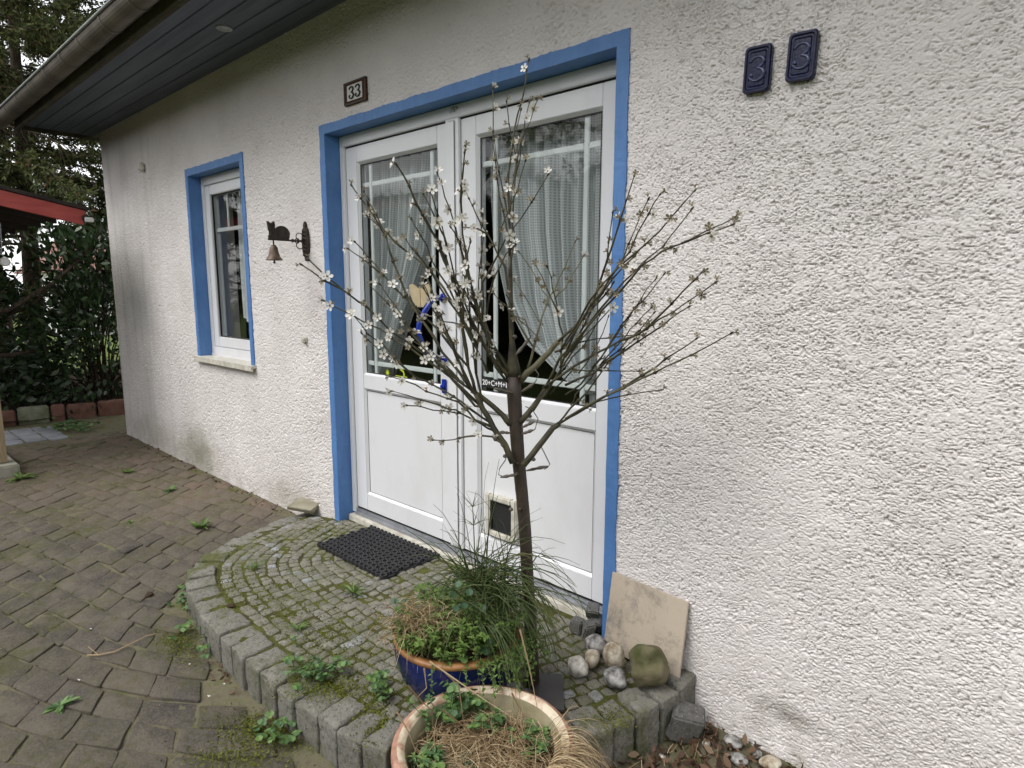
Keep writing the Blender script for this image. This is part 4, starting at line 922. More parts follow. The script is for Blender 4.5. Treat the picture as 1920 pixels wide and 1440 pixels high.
# floodlight at the roof corner and round lamp
t = empty('floodlight', (-2.93, -.35, 2.02), 'small white floodlight at the end of the red fascia', 'lamp')
p0 = at_x(166, 411, -2.95)
b = MB(); b.box(p0[0]-.03, p0[0]+.03, p0[1]-.045, p0[1]+.035, p0[2]-.02, p0[2]+.028); obj('housing', b, 'darkwood', t, bevel=.006)
b = MB(); b.box(p0[0]+.02, p0[0]+.036, p0[1]-.035, p0[1]+.028, p0[2]-.025, p0[2]+.012); obj('lamp_glass', b, 'lampglass', t, bevel=.004)
p0 = at_x(9, 491, -3.2); t = empty('round_thermometer', tuple(p0), 'round white dial hanging from a hook under the carport roof', 'thermometer')
b = MB(); b.tube([(p0[0]-.012, p0[1], p0[2]), (p0[0]+.012, p0[1], p0[2])], .035, 20); obj('casing', b, 'pvc_dirty', t)
b = MB(); b.tube([(p0[0]+.012, p0[1], p0[2]), (p0[0]+.0135, p0[1], p0[2])], .027, 20); obj('dial', b, 'pvc', t)
b = MB(); b.tube([(p0[0], p0[1], p0[2]+.034), (p0[0], p0[1]-.02, p0[2]+.07), (p0[0], p0[1]-.01, p0[2]+.1), (p0[0], p0[1], p0[2]+.3)], .004, 5); obj('hook', b, 'alu', t)

# ------------------------------------------------------------------ trees behind the viewer (seen in the door glass)
for k, (x, y, h, sd_, lb_) in enumerate([(-12.5, -5.2, 7.5, 45, 'garden conifer across the yard beyond the carport'), (-2.5, -9.5, 8, 31, 'broad garden conifer across the yard left of centre'), (2.6, -10.5, 9, 37, 'tall garden conifer across the yard right of centre'), (-6.5, -9.0, 8.5, 52, 'bushy garden conifer across the yard at the left'), (6.5, -9.5, 9, 58, 'garden conifer across the yard far to the right')]):
    conifer(x, y, h, 2.6, lb_, sd_, nb=70, spr=7, dens=.8, group='conifers across the yard', dead=.1)

hd = empty('sky_block_hedge', (0, -9, 0), 'added unseen hedge across the yard, blocking the low sky', 'hedge')  # hedge added out of view to block low sky and darken the wall top
b = MB(); xs_ = np.linspace(-15, 14, 59); zs_ = np.linspace(-.1, 3.6, 14)
for sgn in (0, 1):
    v = [(x, -8.7-1.4*sgn+(.5*n1(x*.7, z*.7, 51)+.25*n1(x*2.1, z*2.1, 52))*(1-2*sgn), z*(1+.08*n1(x*.5, 3, 53))) for x in xs_ for z in zs_]
    b.add(v, [(i*14+j, (i+1)*14+j, (i+1)*14+j+1, i*14+j+1) for i in range(58) for j in range(13)])
o0 = 0; o1 = 59*14
b.add([b.v[i*14+13] for i in range(59)]+[b.v[o1+i*14+13] for i in range(59)], [(i, i+1, 60+i, 59+i) for i in range(58)])
obj('sky_block_hedge_body', b, 'darkwood', hd)
r3 = np.random.default_rng(91); k = r3.integers(0, 59*14, 26000); C = np.array(b.v)[k]+r3.normal(0, .2, (26000, 3)); leaf_cloud('foliage', C, r3.normal(0, 1, C.shape), r3.uniform(.08, .2, len(C)), .4, 'conifer', hd)
# ------------------------------------------------------------------ blossom tree
BT = np.array([1.897, -.42]); D0 = float((np.array([BT[0], BT[1], 0])-[CAM[0], CAM[1], 0])@FH)
tr = empty('blossom_light_tree', (BT[0], BT[1], .088), 'leafless ornamental light tree with white plastic blossoms standing on the step before the door', 'tree')
def P3(px, py, dep=0): return at_depth(px, py, D0+dep)
tk = [(1000, 1292), (995, 1180), (989, 1080), (985, 1000), (979, 930), (972, 860), (967, 790), (964, 740), (963, 705)]
mb = MB(); P = [P3(*q) for q in tk]; P[0][2] = .085; mb.tube(P, [.0225, .0215, .0208, .0205, .0205, .0212, .0225, .0235, .023], 14)
for q, r_ in (((974, 707), .006), ((970, 870), .007), ((969, 888), .006), ((975, 955), .005)): mb.tube([P3(q[0], q[1], -.018), P3(q[0], q[1], -.031)], r_, 8)
obj('trunk', mb, 'trunk', tr, smooth=True)
mb = MB(); mb.tube([P3(963, 705), P3(963, 690), P3(961, 665), P3(960, 640), P3(958, 600), P3(957, 520), P3(956, 470)], [.024, .0205, .014, .0085, .0075, .007, .005], 10); obj('trunk_top', mb, 'twig', tr, smooth=True)
mb = MB(); q = [at_z(*k, .092) for k in [(1003, 1265), (1055, 1268), (1058, 1335), (1000, 1330)]]; v = [tuple(k) for k in q]+[(k[0], k[1], .1) for k in q]
mb.add(v, [(0, 1, 2, 3), (7, 6, 5, 4), (0, 4, 5, 1), (1, 5, 6, 2), (2, 6, 7, 3), (3, 7, 4, 0)]); obj('base_plate', mb, 'slate', tr)
TW = [ # (tip depth, [points from root to tip])  thick ones marked by a leading radius
 (-.02, .006, [(956,480),(955,400),(950,340),(962,270),(972,215),(982,175),(985,150),(992,112)]),
 (.06, .004, [(957,490),(948,420),(936,370),(928,300),(925,245),(924,165)]),
 (-.08, .005, [(957,470),(962,400),(966,330),(975,270),(985,225),(993,190)]),
 (.1, .004, [(956,430),(960,360),(968,300),(970,240),(977,205)]),
 (.02, .004, [(957,440),(945,370),(935,320),(927,262)]),
 (-.1, .004, [(955,520),(964,440),(957,380),(954,330),(958,290)]),
 (-.22, .005, [(905,600),(905,530),(934,480),(953,440),(997,378),(1028,327)]),
 (-.25, .005, [(912,590),(925,520),(950,475),(966,460)]),
 (-.28, .0055, [(868,600),(867,563),(877,500),(882,453)]),
 (-.15, .006, [(957,700),(925,650),(900,600),(876,500),(867,440),(864,380),(866,340),(872,275)]),
 (-.1, .011, [(962,868),(945,834),(926,802),(905,765),(892,738)]),
 (-.12, .0065, [(958,715),(940,690),(925,655),(900,605),(869,542),(853,526),(831,488),(811,436),(780,384)]),
 (-.18, .007, [(892,738),(880,690),(868,620),(860,540),(840,510),(822,454),(793,406),(768,350),(743,308)]),
 (.1, .006, [(884,732),(830,660),(790,600),(760,552),(737,489),(724,443),(706,402),(682,358)]),
 (.2, .005, [(890,650),(850,570),(810,510),(789,493),(758,468),(727,439),(692,404)]),
 (.15, .0055, [(880,690),(840,640),(800,595),(758,556),(718,516),(690,480),(665,453)]),
 (-.12, .006, [(905,765),(890,760),(850,710),(810,670),(768,645),(733,620),(683,570),(664,560),(643,543),(614,520),(578,486)]),
 (.05, .0055, [(905,765),(870,728),(830,695),(768,653),(733,632),(710,616),(677,601),(643,582),(606,563)]),
 (.15, .005, [(915,790),(880,765),(850,742),(810,720),(781,707),(747,682),(702,647),(678,625)]),
 (-.1, .0055, [(926,802),(890,785),(860,753),(820,741),(779,724),(732,706)]),
 (.0, .0055, [(930,808),(915,802),(890,788),(861,773),(852,774),(810,768),(762,760)]),
 (-.2, .005, [(945,838),(938,830),(922,817),(874,817),(849,825),(811,825)]),
 (.18, .005, [(860,710),(820,680),(768,620),(747,593),(727,570),(694,536)]),
 (.1, .005, [(870,720),(850,700),(800,650),(760,603),(741,574),(712,532)]),
 (-.2, .005, [(895,650),(880,620),(840,560),(808,510),(781,477),(760,447)]),
 (.1, .005, [(925,655),(905,600),(880,530),(860,450),(852,422),(835,368),(820,325)]),
 (-.2, .005, [(925,680),(910,650),(880,590),(852,520),(839,468),(827,416),(808,360)]),
 (.0, .005, [(915,700),(900,670),(870,600),(840,540),(810,485),(789,441),(771,410)]),
 (.12, .005, [(957,560),(947,500),(935,480),(915,440),(892,400),(879,372)]),
 (-.25, .005, [(930,690),(915,640),(890,560),(872,492),(865,467),(857,442),(845,426)]),
 (-.3, .005, [(892,738),(885,730),(863,680),(849,644),(832,609),(813,580),(794,540)]),
 (-.3, .005, [(957,722),(930,690),(905,640),(888,617),(863,609),(830,603)]),
 (-.1, .005, [(957,708),(934,672),(913,620),(892,567),(903,540),(910,500)]),
 (.15, .005, [(950,680),(920,640),(898,560),(900,500),(907,440),(905,402)]),
 (-.05, .010, [(957,796),(942,777),(913,750),(884,732)]),
 (-.05, .006, [(884,732),(842,700),(821,680),(790,650),(755,625)]),
 (-.15, .008, [(957,716),(934,682),(905,646),(880,600),(850,540),(835,480)]),
 (.2, .006, [(884,732),(860,680),(838,620),(815,560),(800,520)]),
 (-.12, .006, [(905,765),(893,700),(885,640),(880,560),(872,520)]),
 # right side
 (-.15, .011, [(981,872),(1009,838),(1036,802),(1049,794)]),
 (-.2, .005, [(1046,795),(1080,776),(1120,753),(1175,740),(1241,731)]),
 (-.4, .006, [(1049,794),(1100,762),(1178,720),(1230,688),(1265,662),(1306,635)]),
 (-.45, .006, [(1060,785),(1130,745),(1205,709),(1250,688),(1294,667),(1372,624)]),
 (-.3, .006, [(1046,795),(1070,765),(1100,735),(1130,690),(1150,672),(1190,636)]),
 (-.1, .010, [(975,792),(999,763),(1022,730)]),
 (-.4, .0065, [(1017,727),(1078,686),(1116,663),(1167,638),(1189,630),(1239,599),(1284,570),(1342,529)]),
 (-.38, .006, [(1160,640),(1200,625),(1236,593),(1281,546),(1318,509)]),
 (-.36, .006, [(1060,722),(1110,700),(1167,660),(1228,622),(1257,599),(1292,575)]),
 (-.25, .006, [(1040,660),(1060,650),(1091,641),(1147,633),(1205,628)]),
 (-.3, .007, [(1022,727),(1051,673),(1080,640),(1110,580),(1150,520),(1190,480)]),
 (-.1, .011, [(976,715),(1001,688),(1030,659),(1047,640)]),
 (-.3, .0075, [(1047,640),(1080,612),(1107,580),(1135,550),(1150,530)]),
 (-.42, .0055, [(1050,690),(1080,620),(1110,570),(1145,520),(1180,470),(1215,400),(1238,364)]),
 (-.35, .005, [(1060,640),(1090,600),(1120,560),(1170,482),(1189,432),(1216,373)]),
 (-.3, .005, [(1060,650),(1110,570),(1133,509),(1152,446),(1174,376)]),
 (-.25, .0045, [(1115,560),(1133,509),(1141,453),(1149,398)]),
 (-.45, .0055, [(1050,660),(1085,600),(1125,538),(1168,493),(1210,459),(1257,409),(1303,357)]),
 (-.4, .005, [(1070,660),(1110,600),(1150,550),(1189,511),(1220,480),(1257,443),(1298,391)]),
 (-.47, .0055, [(1060,670),(1110,600),(1160,550),(1205,498),(1239,472),(1279,456),(1329,432),(1377,408)]),
 (-.3, .005, [(1060,740),(1090,720),(1125,670),(1165,612),(1191,577),(1215,554),(1246,513)]),
 (-.35, .0045, [(1110,690),(1140,650),(1178,599),(1199,564),(1229,524)]),
 (-.3, .0045, [(1070,760),(1080,740),(1130,680),(1173,630),(1191,606),(1222,576)]),
 (-.28, .0045, [(1120,690),(1160,655),(1199,617),(1227,586)]),
 (-.2, .0045, [(1085,700),(1100,680),(1130,625),(1141,593)]),
 (-.35, .006, [(1020,745),(1057,683),(1091,635),(1146,577)]),
 (-.3, .005, [(1051,705),(1054,660),(1054,630),(1046,585),(1036,540),(1026,500)]),
 (.05, .008, [(990,690),(1000,655),(1009,620),(1025,570),(1040,545)]),
 (.05, .0045, [(1035,550),(1046,525),(1067,482),(1079,452)]),
 (.1, .0045, [(1040,560),(1060,540),(1075,515),(1094,480)]),
 (.1, .0035, [(1030,575),(1026,557),(1009,530),(995,505),(973,472)]),
 (.12, .0035, [(1018,610),(1011,601),(984,555),(964,526)]),
 (-.15, .0035, [(1000,650),(978,615),(955,580),(947,574),(926,550)]),
 (-.1, .0035, [(1010,640),(1007,632),(978,605),(961,588)]),
 (-.3, .005, [(1030,740),(1075,694),(1126,694),(1199,696)]),
 (-.25, .005, [(1000,770),(1040,710),(1075,670),(1110,625),(1125,590)]),
]
rs = np.random.default_rng(77)
extra = []
for (dt, r_, pts) in TW:
    if r_ < .0065 and len(pts) >= 5 and rs.uniform() < .38:
        j = len(pts)-int(rs.integers(2, 4)); off = rs.normal(0, 15, 2); k = [pts[j-1]]+[(p[0]+off[0]*(i+1)/2, p[1]+off[1]*(i+1)/2) for i, p in enumerate(pts[j:])]
        extra.append((dt+rs.uniform(-.12, .05), r_*.8, k))
TW += extra
def dep(px, py, dt): return dt*min(1.15, math.hypot(px-962, (py-720)*.9)/380)
fl = []; NB = 0
for (dt, r_, pts) in TW:
    P = []
    for i in range(len(pts)-1):
        for s in (0, .5):
            x = pts[i][0]+(pts[i+1][0]-pts[i][0])*s; y = pts[i][1]+(pts[i+1][1]-pts[i][1])*s
            j_ = (rs.normal(0, 1.1, 2) if (i or s) else (0, 0))
            P.append(P3(x+j_[0], y+j_[1], dep(x, y, dt)))
    P.append(P3(*pts[-1], dep(*pts[-1], dt)))
    for p in P: p[1] = min(p[1], -.035)
    n = len(P); thick = r_ >= .0095
    rad = [r_*(1-.25*i/(n-1)) for i in range(n)] if thick else [max(.0015, r_*(.8 if pts[-1][0] < 930 else .62)*(1-.58*i/(n-1)))*(1.0+.12*rs.normal()) for i in range(n)]
    mb = MB(); mb.tube(P, rad, 7)
    # blossoms at knots along the twig
    if not thick:
        acc = .02; 
        for i in range(1, n):
            seg = np.linalg.norm(P[i]-P[i-1]); acc += seg
            late = i/(n-1)
            if (acc > (.05 if pts[-1][0] < 930 else .085) and late > .25) or i == n-1:
                acc = 0; d = P[i]-P[i-1]; d /= np.linalg.norm(d)
                for kk in range(1 if (i == n-1 or rs.uniform() < .45) else 2):
                    side = rs.normal(size=3); side -= side@d*d; side /= np.linalg.norm(side)
                    dirf = d*(.9 if i == n-1 else .35)+side*.8; dirf /= np.linalg.norm(dirf)
                    fl.append((P[i], dirf, pts[0][0] if len(pts) else 0, (P[i][0]), pts[min(len(pts)-1, int(late*(len(pts)-1)))]))
                mb.tube([P[i]-d*.007, P[i], P[i]+d*.006], [rad[i], rad[i]*1.7+.0006, rad[i]], 6)
    pale = (pts[0][0] in (990, 976)) or (r_ <= .0045 and pts[0][0] > 990 and pts[-1][0] < 1100)
    obj('branch', mb, 'twig_pale' if pale else 'twig', tr, smooth=True); NB += 1
# blossom meshes
def blossom_mb(open_=1., size=.0125):
    mb = MB(); n = 5
    for k in range(n):
        a_ = 2*math.pi*k/n; ca, sa = math.cos(a_), math.sin(a_)
        def q(r_, s, h): return (size*(r_*ca-s*sa), size*(r_*sa+s*ca), size*h)
        lift = .25+.9*(1-open_)
        mb.add([q(.08, 0, .0), q(.5, .3, .22*lift), q(.95, .36, .5*lift), q(1.22, .0, .62*lift), q(.95, -.36, .5*lift), q(.5, -.3, .22*lift), q(.6, 0, .08*lift)], [(0, 1, 6), (1, 2, 6), (2, 3, 6), (3, 4, 6), (4, 5, 6), (5, 0, 6)], 0)
    mb.tube([(0, 0, -size*.55), (0, 0, -size*.1), (0, 0, size*.28)], [size*.15, size*.26, size*.12], 6, mi=1)
    return mb
protos = []
for sz, op, mt in ((.0142, .9, 'petal'), (.012, .35, 'petal'), (.0088, .35, 'petal_dull'), (.0080, .0, 'petal_dull')):
    me_o = obj('blossom', blossom_mb(op, sz), [mt, 'bud']); protos.append(me_o.data); bpy.data.objects.remove(me_o)
def basis(d):
    d = Vector(d).normalized(); return d.to_track_quat('Z', 'Y').to_matrix().to_4x4()
picked = []
for (p, d, _, wxp, pp) in fl:
    left = pp[0] < 975; top = pp[1] < 420 and 900 < pp[0] < 1010
    pw = .62 if (left and not top) else (.3 if top else .2); pw = pw if pp[0] < 1230 or rs.uniform() < .3 else .02
    kind = (0 if rs.uniform() < .65 else 1) if rs.uniform() < pw else (2 if rs.uniform() < .6 else 3)
    base = np.array(p)+np.array(d)*.006; toC = CAM-np.array(p); toC /= np.linalg.norm(toC)
    dd = np.array(d)+toC*rs.uniform(0, .7); picked.append((kind, base+dd/np.linalg.norm(dd)*.004, dd, rs.uniform(.8, 1.15), float(np.linalg.norm(CAM-p)) - (1.0 if kind < 2 else 0)))
picked.sort(key=lambda q: q[4])
org = wloc(tr)
big_m = MB(); rest = [MB(), MB()]
for i, (kind, p, dd, sc_, _) in enumerate(picked):
    mat4 = basis(dd) @ Matrix.Rotation(rs.uniform(0, 6.28), 4, 'Z') @ Matrix.Scale(sc_, 4)
    if i < 100:
        o = bpy.data.objects.new('blossom', protos[kind]); col.objects.link(o); o.parent = tr; o.matrix_local = Matrix.Translation(Vector(p)-org) @ mat4
    else:
        me = protos[kind]; mb = rest[0]
        mb.add([Vector(p)+(mat4 @ v.co) for v in me.vertices], [tuple(f_.vertices) for f_ in me.polygons]); mb.mi[-len(me.polygons):] = [(2 if f_.material_index else (0 if kind < 2 else 1)) for f_ in me.polygons]
tag(obj('blossoms', rest[0], ['petal', 'petal_dull', 'bud'], tr), kind='stuff')
# cable loops and plugs
CB = [([(1042, 828), (1052, 850), (1062, 865), (1064, 880), (1055, 888), (1040, 893), (1020, 898)], (1028, 876), (990, 885)),
      ([(958, 852), (946, 868), (940, 888), (950, 893)], (965, 888), (938, 894)),
      ([(1000, 760), (1008, 775), (1004, 795), (992, 808)], (985, 806), (1005, 790)),
      ([(1002, 692), (1012, 705), (1006, 720), (992, 735)], None, None)]
mb = MB(); pl = MB()
mb.tube([P3(1015, 838, -.03), P3(1025, 858, -.03), P3(1031, 870, -.03), P3(1027, 876, -.03), P3(1020, 880, -.03)], .0017, 5)
mb.tube([P3(950, 852, -.03), P3(948, 862, -.03), P3(937, 878, -.03), P3(935, 890, -.03), P3(942, 893, -.03)], .0017, 5)
mb.tube([P3(985, 762, -.03), P3(998, 768, -.03), P3(1009, 785, -.03), P3(1003, 805, -.03), P3(992, 812, -.03)], .0017, 5)
mb.tube([P3(1003, 692, -.03), P3(1010, 702, -.03), P3(1004, 716, -.03), P3(990, 728, -.03)], .0017, 5)
mb.tube([P3(960, 590, -.02), P3(985, 600, -.03), P3(995, 632, -.03)], .0017, 5)
obj('cable', mb, 'cable', tr, smooth=True)
for a_, c_ in (((985, 883), (1027, 874)), ((973, 889), (938, 895)), ((978, 802), (1002, 790)), ((978, 814), (1000, 806)), ((962, 737), (926, 728)), ((977, 735), (1003, 718)), ((995, 632), (966, 667)), ((958, 812), (935, 810))):
    p, q = P3(*a_, -.028), P3(*c_, -.04); mb = MB(); n_ = 7; mb.tube([p+(q-p)*k/6 for k in range(7)], [.002, .0035, .0052, .004, .0062, .0045, .002], 8); obj('plug', mb, 'cable', tr, smooth=True)
for q in ((1000, 861), (947, 855), (965, 631), (993, 780), (958, 955)):
    mb = MB(); p = P3(*q, -.01); mb.tube([p+np.array([0, 0, -.006]), p+np.array([0, 0, -.002]), p+np.array([0, 0, .005])], [.004, .0085, .005], 8); obj('socket', mb, 'cable', tr, smooth=True)

# ------------------------------------------------------------------ pots
def foliage_leaf(mb, base, d, L, w_, curl=.3, up=np.array([0, 0, 1.])):
    d = np.array(d, float); d /= np.linalg.norm(d); s = np.cross(d, up); s = s/(np.linalg.norm(s)+1e-6); u = np.cross(s, d)
    b_ = np.array(base, float)
    pts = [b_, b_+d*L*.3+s*w_*.5+u*.02*L, b_+d*L*.7+s*w_*.45-u*curl*L*.3, b_+d*L-u*curl*L, b_+d*L*.7-s*w_*.45-u*curl*L*.3, b_+d*L*.3-s*w_*.5+u*.02*L, b_+d*L*.5-u*curl*L*.12-u*.03*L]
    mb.add(pts, [(0, 1, 6), (1, 2, 6), (2, 3, 6), (3, 4, 6), (4, 5, 6), (5, 0, 6)])
def round_leaf(mb, c, nrm, r_, n=8):
    m4 = basis(nrm); v = [Vector(c)+m4 @ Vector((r_*(1+.12*math.cos(3*k))*math.cos(2*math.pi*k/n), r_*math.sin(2*math.pi*k/n), .1*r_*math.cos(4*math.pi*k/n))) for k in range(n)]+[Vector(c)-m4.to_3x3() @ Vector((0, 0, r_*.18))]
    mb.add(v, [(k, (k+1) % n, n) for k in range(n)])
def clover(mb, st, c, hgt, r_, rs_):
    """three lobed leaf on a thin stem"""
    top = np.array(c)+np.array([0, 0, hgt])+np.append(rs_.normal(0, .4*hgt, 2), 0); st.tube([c, (np.array(c)+top)/2+np.append(rs_.normal(0, .004, 2), .01), top], .0009, 3, cap=False)
    a0 = rs_.uniform(0, 6.28); nrm = np.append(rs_.normal(0, .35, 2), 1)
    for k in range(3):
        a_ = a0+k*2.094; round_leaf(mb, top+np.array([math.cos(a_)*r_*.9, math.sin(a_)*r_*.9, rs_.normal(0, .001)]), nrm+np.array([math.cos(a_), math.sin(a_), 0])*.25, r_, 7)
def herb(mb, st, c, hgt, rs_, leaves=5, r_=.008):
    """upright herb with toothed little leaves in whorls"""
    top = np.array(c)+np.array([rs_.normal(0, .3*hgt), rs_.normal(0, .3*hgt), hgt]); st.tube([c, (np.array(c)+top)/2+np.append(rs_.normal(0, .006, 2), 0), top], .0011, 3, cap=False)
    for k in range(leaves):
        f_ = .35+.65*k/max(1, leaves-1); q = np.array(c)+(top-np.array(c))*f_
        for j in range(2 if k < leaves-1 else 5):
            a_ = rs_.uniform(0, 6.28); foliage_leaf(mb, q, [math.cos(a_), math.sin(a_), rs_.uniform(-.1, .6)], r_*rs_.uniform(1.4, 2.6), r_*rs_.uniform(.7, 1.1), .25)
# blue pot
bc = np.array([1.745, -.622]); br_ = .215; bz0, bz1 = .088, .325
tp = empty('blue_plant_pot', (bc[0], bc[1], bz0), 'round cobalt blue glazed pot with orange brown rim overflowing with weeds', 'plant pot')
b = MB(); b.lathe([(.0, 0), (.12, 0), (.13, .009), (.156, .042), (.190, .10), (.209, .158), (.214, .195), (.211, .217)], (bc[0], bc[1], bz0), 48); obj('pot_body', b, 'potblue', tp, smooth=True)
b = MB(); b.lathe([(.211, .217), (.215, .223), (.213, .231), (.205, .235), (.188, .232), (.18, .218), (.18, .18)], (bc[0], bc[1], bz0), 48); obj('rim', b, 'potrim', tp, smooth=True)
b = MB(); b.lathe([(.0, .228), (.07, .23), (.14, .217), (.186, .2)], (bc[0], bc[1], bz0), 32); obj('soil', b, 'soil', tp, smooth=True)
# rush-like plant in it (thin arching stems, drooping to the right)
rs = np.random.default_rng(21)
tr2 = empty('arching_rush', (bc[0], bc[1], .355), 'thin arching dark green rush stems spilling out of the blue pot round the trunk', 'plant')
pa, wd = [], []
root = at_depth(893, 1105, float((np.append(bc, 0)-CAM)@FH)-.02); DR = float((root-CAM)@FH)
def right_dir(): return AX[0]*np.array([1, 1, 0])
rgt = AX[0].copy(); rgt[2] = 0; rgt /= np.linalg.norm(rgt)
for k in range(190):
    side = rs.normal(.1, .95); fwd = rs.normal(.25, .6)
    d = rgt*side - FH*fwd*.7 + np.array([0, 0, rs.uniform(.25, 1.3)])
    L = rs.uniform(.13, .34)*(1.15 if side > 0 else .85); droop = rs.uniform(1.3, 3.6) if side > .1 or rs.uniform() < .5 else rs.uniform(.3, 1.2)
    rt = root+rgt*rs.normal(.03, .045)-FH*rs.normal(0, .04)+np.array([0, 0, rs.uniform(-.04, .05)])
    P = arc(rt, d, L, droop, 7, .05); pa.append(P); wd.append(rs.uniform(.0019, .0028))
    if rs.uniform() < .45:
        j = int(rs.integers(2, 5)); pa.append(arc(P[j], (P[j+1]-P[j])/np.linalg.norm(P[j+1]-P[j])+rs.normal(0, .35, 3), L*.5, droop, 5, .06)); wd.append(.0011)
for k in range(42):      # long strands hanging over the front and right of the rim
    a_ = rs.normal(.25, .38); rt = np.array([bc[0], bc[1], .40])+np.array([math.cos(a_), math.sin(a_), 0])*rs.uniform(.05, .17)
    pa.append(arc(rt, [math.cos(a_), math.sin(a_), rs.uniform(.3, 1.1)], rs.uniform(.2, .36), 3.4, 9, .07)); wd.append(rs.uniform(.0013, .0021))
# tall central shoot with whorls
P = [at_depth(x, y, DR) for x, y in ((893, 1110), (890, 1040), (888, 985), (886, 950), (893, 920))]; pa.append(P); wd.append(.0024)
for q in P[1:-1]:
    for k in range(9): pa.append(arc(q, rgt*rs.normal(0, 1)-FH*rs.normal(0, .8)+np.array([0, 0, rs.uniform(.4, 1.6)]), rs.uniform(.03, .09), rs.uniform(-.2, .8), 4, .05)); wd.append(.0011)
for tip in ((812, 945), (825, 992), (1015, 952), (1018, 970), (1020, 1012), (857, 925), (905, 940), (760, 1045), (780, 1020), (800, 1050)):
    e_ = at_depth(*tip, DR+rs.normal(0, .06)); mid = (root+e_)/2+np.array([0, 0, .05]); pa.append([root, root*.6+mid*.4, mid, mid*.45+e_*.55+np.array([0, 0, .012]), e_]); wd.append(.0018)
strips('stems', pa, wd, 'rush', tr2, 4)
# dense leafy weeds on the pot
tw2 = empty('pot_weeds', (bc[0]-.1, bc[1], .36), 'bushy green weeds and clover crowding the blue pot rim', 'weeds')
lm, st, bl = MB(), MB(), MB()
for k in range(420):
    a_ = rs.uniform(0, 6.28); r_ = .205*math.sqrt(rs.uniform(0, 1)); c = np.array([bc[0]+r_*math.cos(a_), bc[1]+r_*math.sin(a_), .31+.015*rs.uniform()])
    if rs.uniform() < .75: herb(lm, st, c, rs.uniform(.04, .13)*(1.35-r_*2.8)*(.8 if (c[:2]-bc)@rgt[:2] < -.03 else 1), rs, 7, rs.uniform(.0055, .010))
    else: clover(bl if rs.uniform() < .35 else lm, st, c, rs.uniform(.03, .1), rs.uniform(.008, .012), rs)
for k in range(44):      # spilling over the right/front rim
    a_ = rs.normal(.1, .42); c = np.array([bc[0]+.208*math.cos(a_), bc[1]+.208*math.sin(a_), .322]); 
    P = arc(c, [math.cos(a_), math.sin(a_), .5], rs.uniform(.04, .14), 3.2, 6, .08); st.tube(P, .001, 3, cap=False)
    for q in P[1:]:
        for j in range(3): foliage_leaf(lm, q, rs.normal(0, 1, 3), rs.uniform(.008, .018), rs.uniform(.005, .009), .3)
for px, py in ((860, 1095), (850, 1115), (890, 1135), (905, 1140), (880, 1110), (930, 1195), (918, 1205), (945, 1210), (915, 1222), (855, 1140), (870, 1135)):
    c = at_depth(px, py, DR-.13+rs.normal(0, .02)); round_leaf(bl, c, -FH+rs.normal(0, .4, 3)+np.array([0, 0, .6]), rs.uniform(.009, .0135), 9)
obj('leaves', lm, 'weed', tw2); obj('stems', st, 'rush', tw2); obj('broad_leaves', bl, 'bluegreen', tw2)
pa, wd = [], []
hc = np.array([bc[0], bc[1], .385])-rgt*.11-FH*.06
for k in range(620):
    c = hc+rgt*rs.normal(0, .055)-FH*rs.normal(.02, .04)+np.array([0, 0, rs.normal(.0, .028)]); pa.append(arc(c, [rs.normal(), rs.normal(), rs.normal(.2, .6)], rs.uniform(.03, .11), rs.uniform(0, 3), 5, .25)); wd.append(rs.uniform(.001, .0017))
dt_ = empty('dry_grass_tuft', tuple(hc), 'tuft of tangled dry straw in the blue pot', 'dry grass'); strips('stalks', pa, wd, 'straw', dt_, 3)
# front pot
fc = np.array([2.112, -.872]); fz0, fz1 = -.045, .25; fr_ = .243
tf = empty('cream_plant_pot', (fc[0], fc[1], fz0), 'large cream and terracotta glazed pot with chipped rim at the bottom edge', 'plant pot')
b = MB(); b.lathe([(.0, 0), (.15, 0), (.158, .012), (.178, .08), (.2, .17), (.215, .235), (.222, .262)], (fc[0], fc[1], fz0), 56); obj('pot_body', b, 'potterra', tf, smooth=True)
b = MB(); b.lathe([(.222, .262), (.238, .268), (.244, .28), (.243, .291), (.236, .297), (.228, .299)], (fc[0], fc[1], fz0), 56); obj('lip', b, 'potterra', tf, smooth=True)
b = MB(); b.lathe([(.228, .2992), (.222, .2985), (.214, .295), (.208, .288)], (fc[0], fc[1], fz0), 56); obj('rim', b, 'potrimcream', tf, smooth=True)
b = MB(); b.lathe([(.208, .288), (.203, .275), (.2, .2), (.195, .12)], (fc[0], fc[1], fz0), 56); obj('inner_wall', b, 'potcream', tf, smooth=True)
b = MB(); nn_ = 20; b.lathe([(.0, .212), (.05, .217), (.1, .207), (.15, .22), (.2, .21)], (fc[0], fc[1], fz0), 40); obj('soil', b, 'soil', tf, smooth=True)
ts = empty('straw_litter', (fc[0], fc[1], .15), 'tangle of dead straw and dry stalks filling the cream pot', 'dry grass')
pa, wd = [], []
for k in range(2100):
    a_ = rs.uniform(0, 6.28); r_ = .195*math.sqrt(rs.uniform()); c = np.array([fc[0]+r_*math.cos(a_), fc[1]+r_*math.sin(a_), .177+rs.uniform(0, .045)])
    off_r = (c-np.append(fc, 0))@rgt
    d = np.array([rs.normal(), rs.normal(), rs.uniform(-.1, .35)]); L = rs.uniform(.04, .14)
    P = arc(c, d, L, rs.uniform(.2, 1.5), 5, .22)
    P = [np.array([q[0], q[1], max(q[2], .175)]) for q in P]
    if any(math.hypot(q[0]-fc[0], q[1]-fc[1]) > .2 and q[2] < .255 for q in P): continue
    pa.append(P); wd.append(rs.uniform(.0007, .0015))
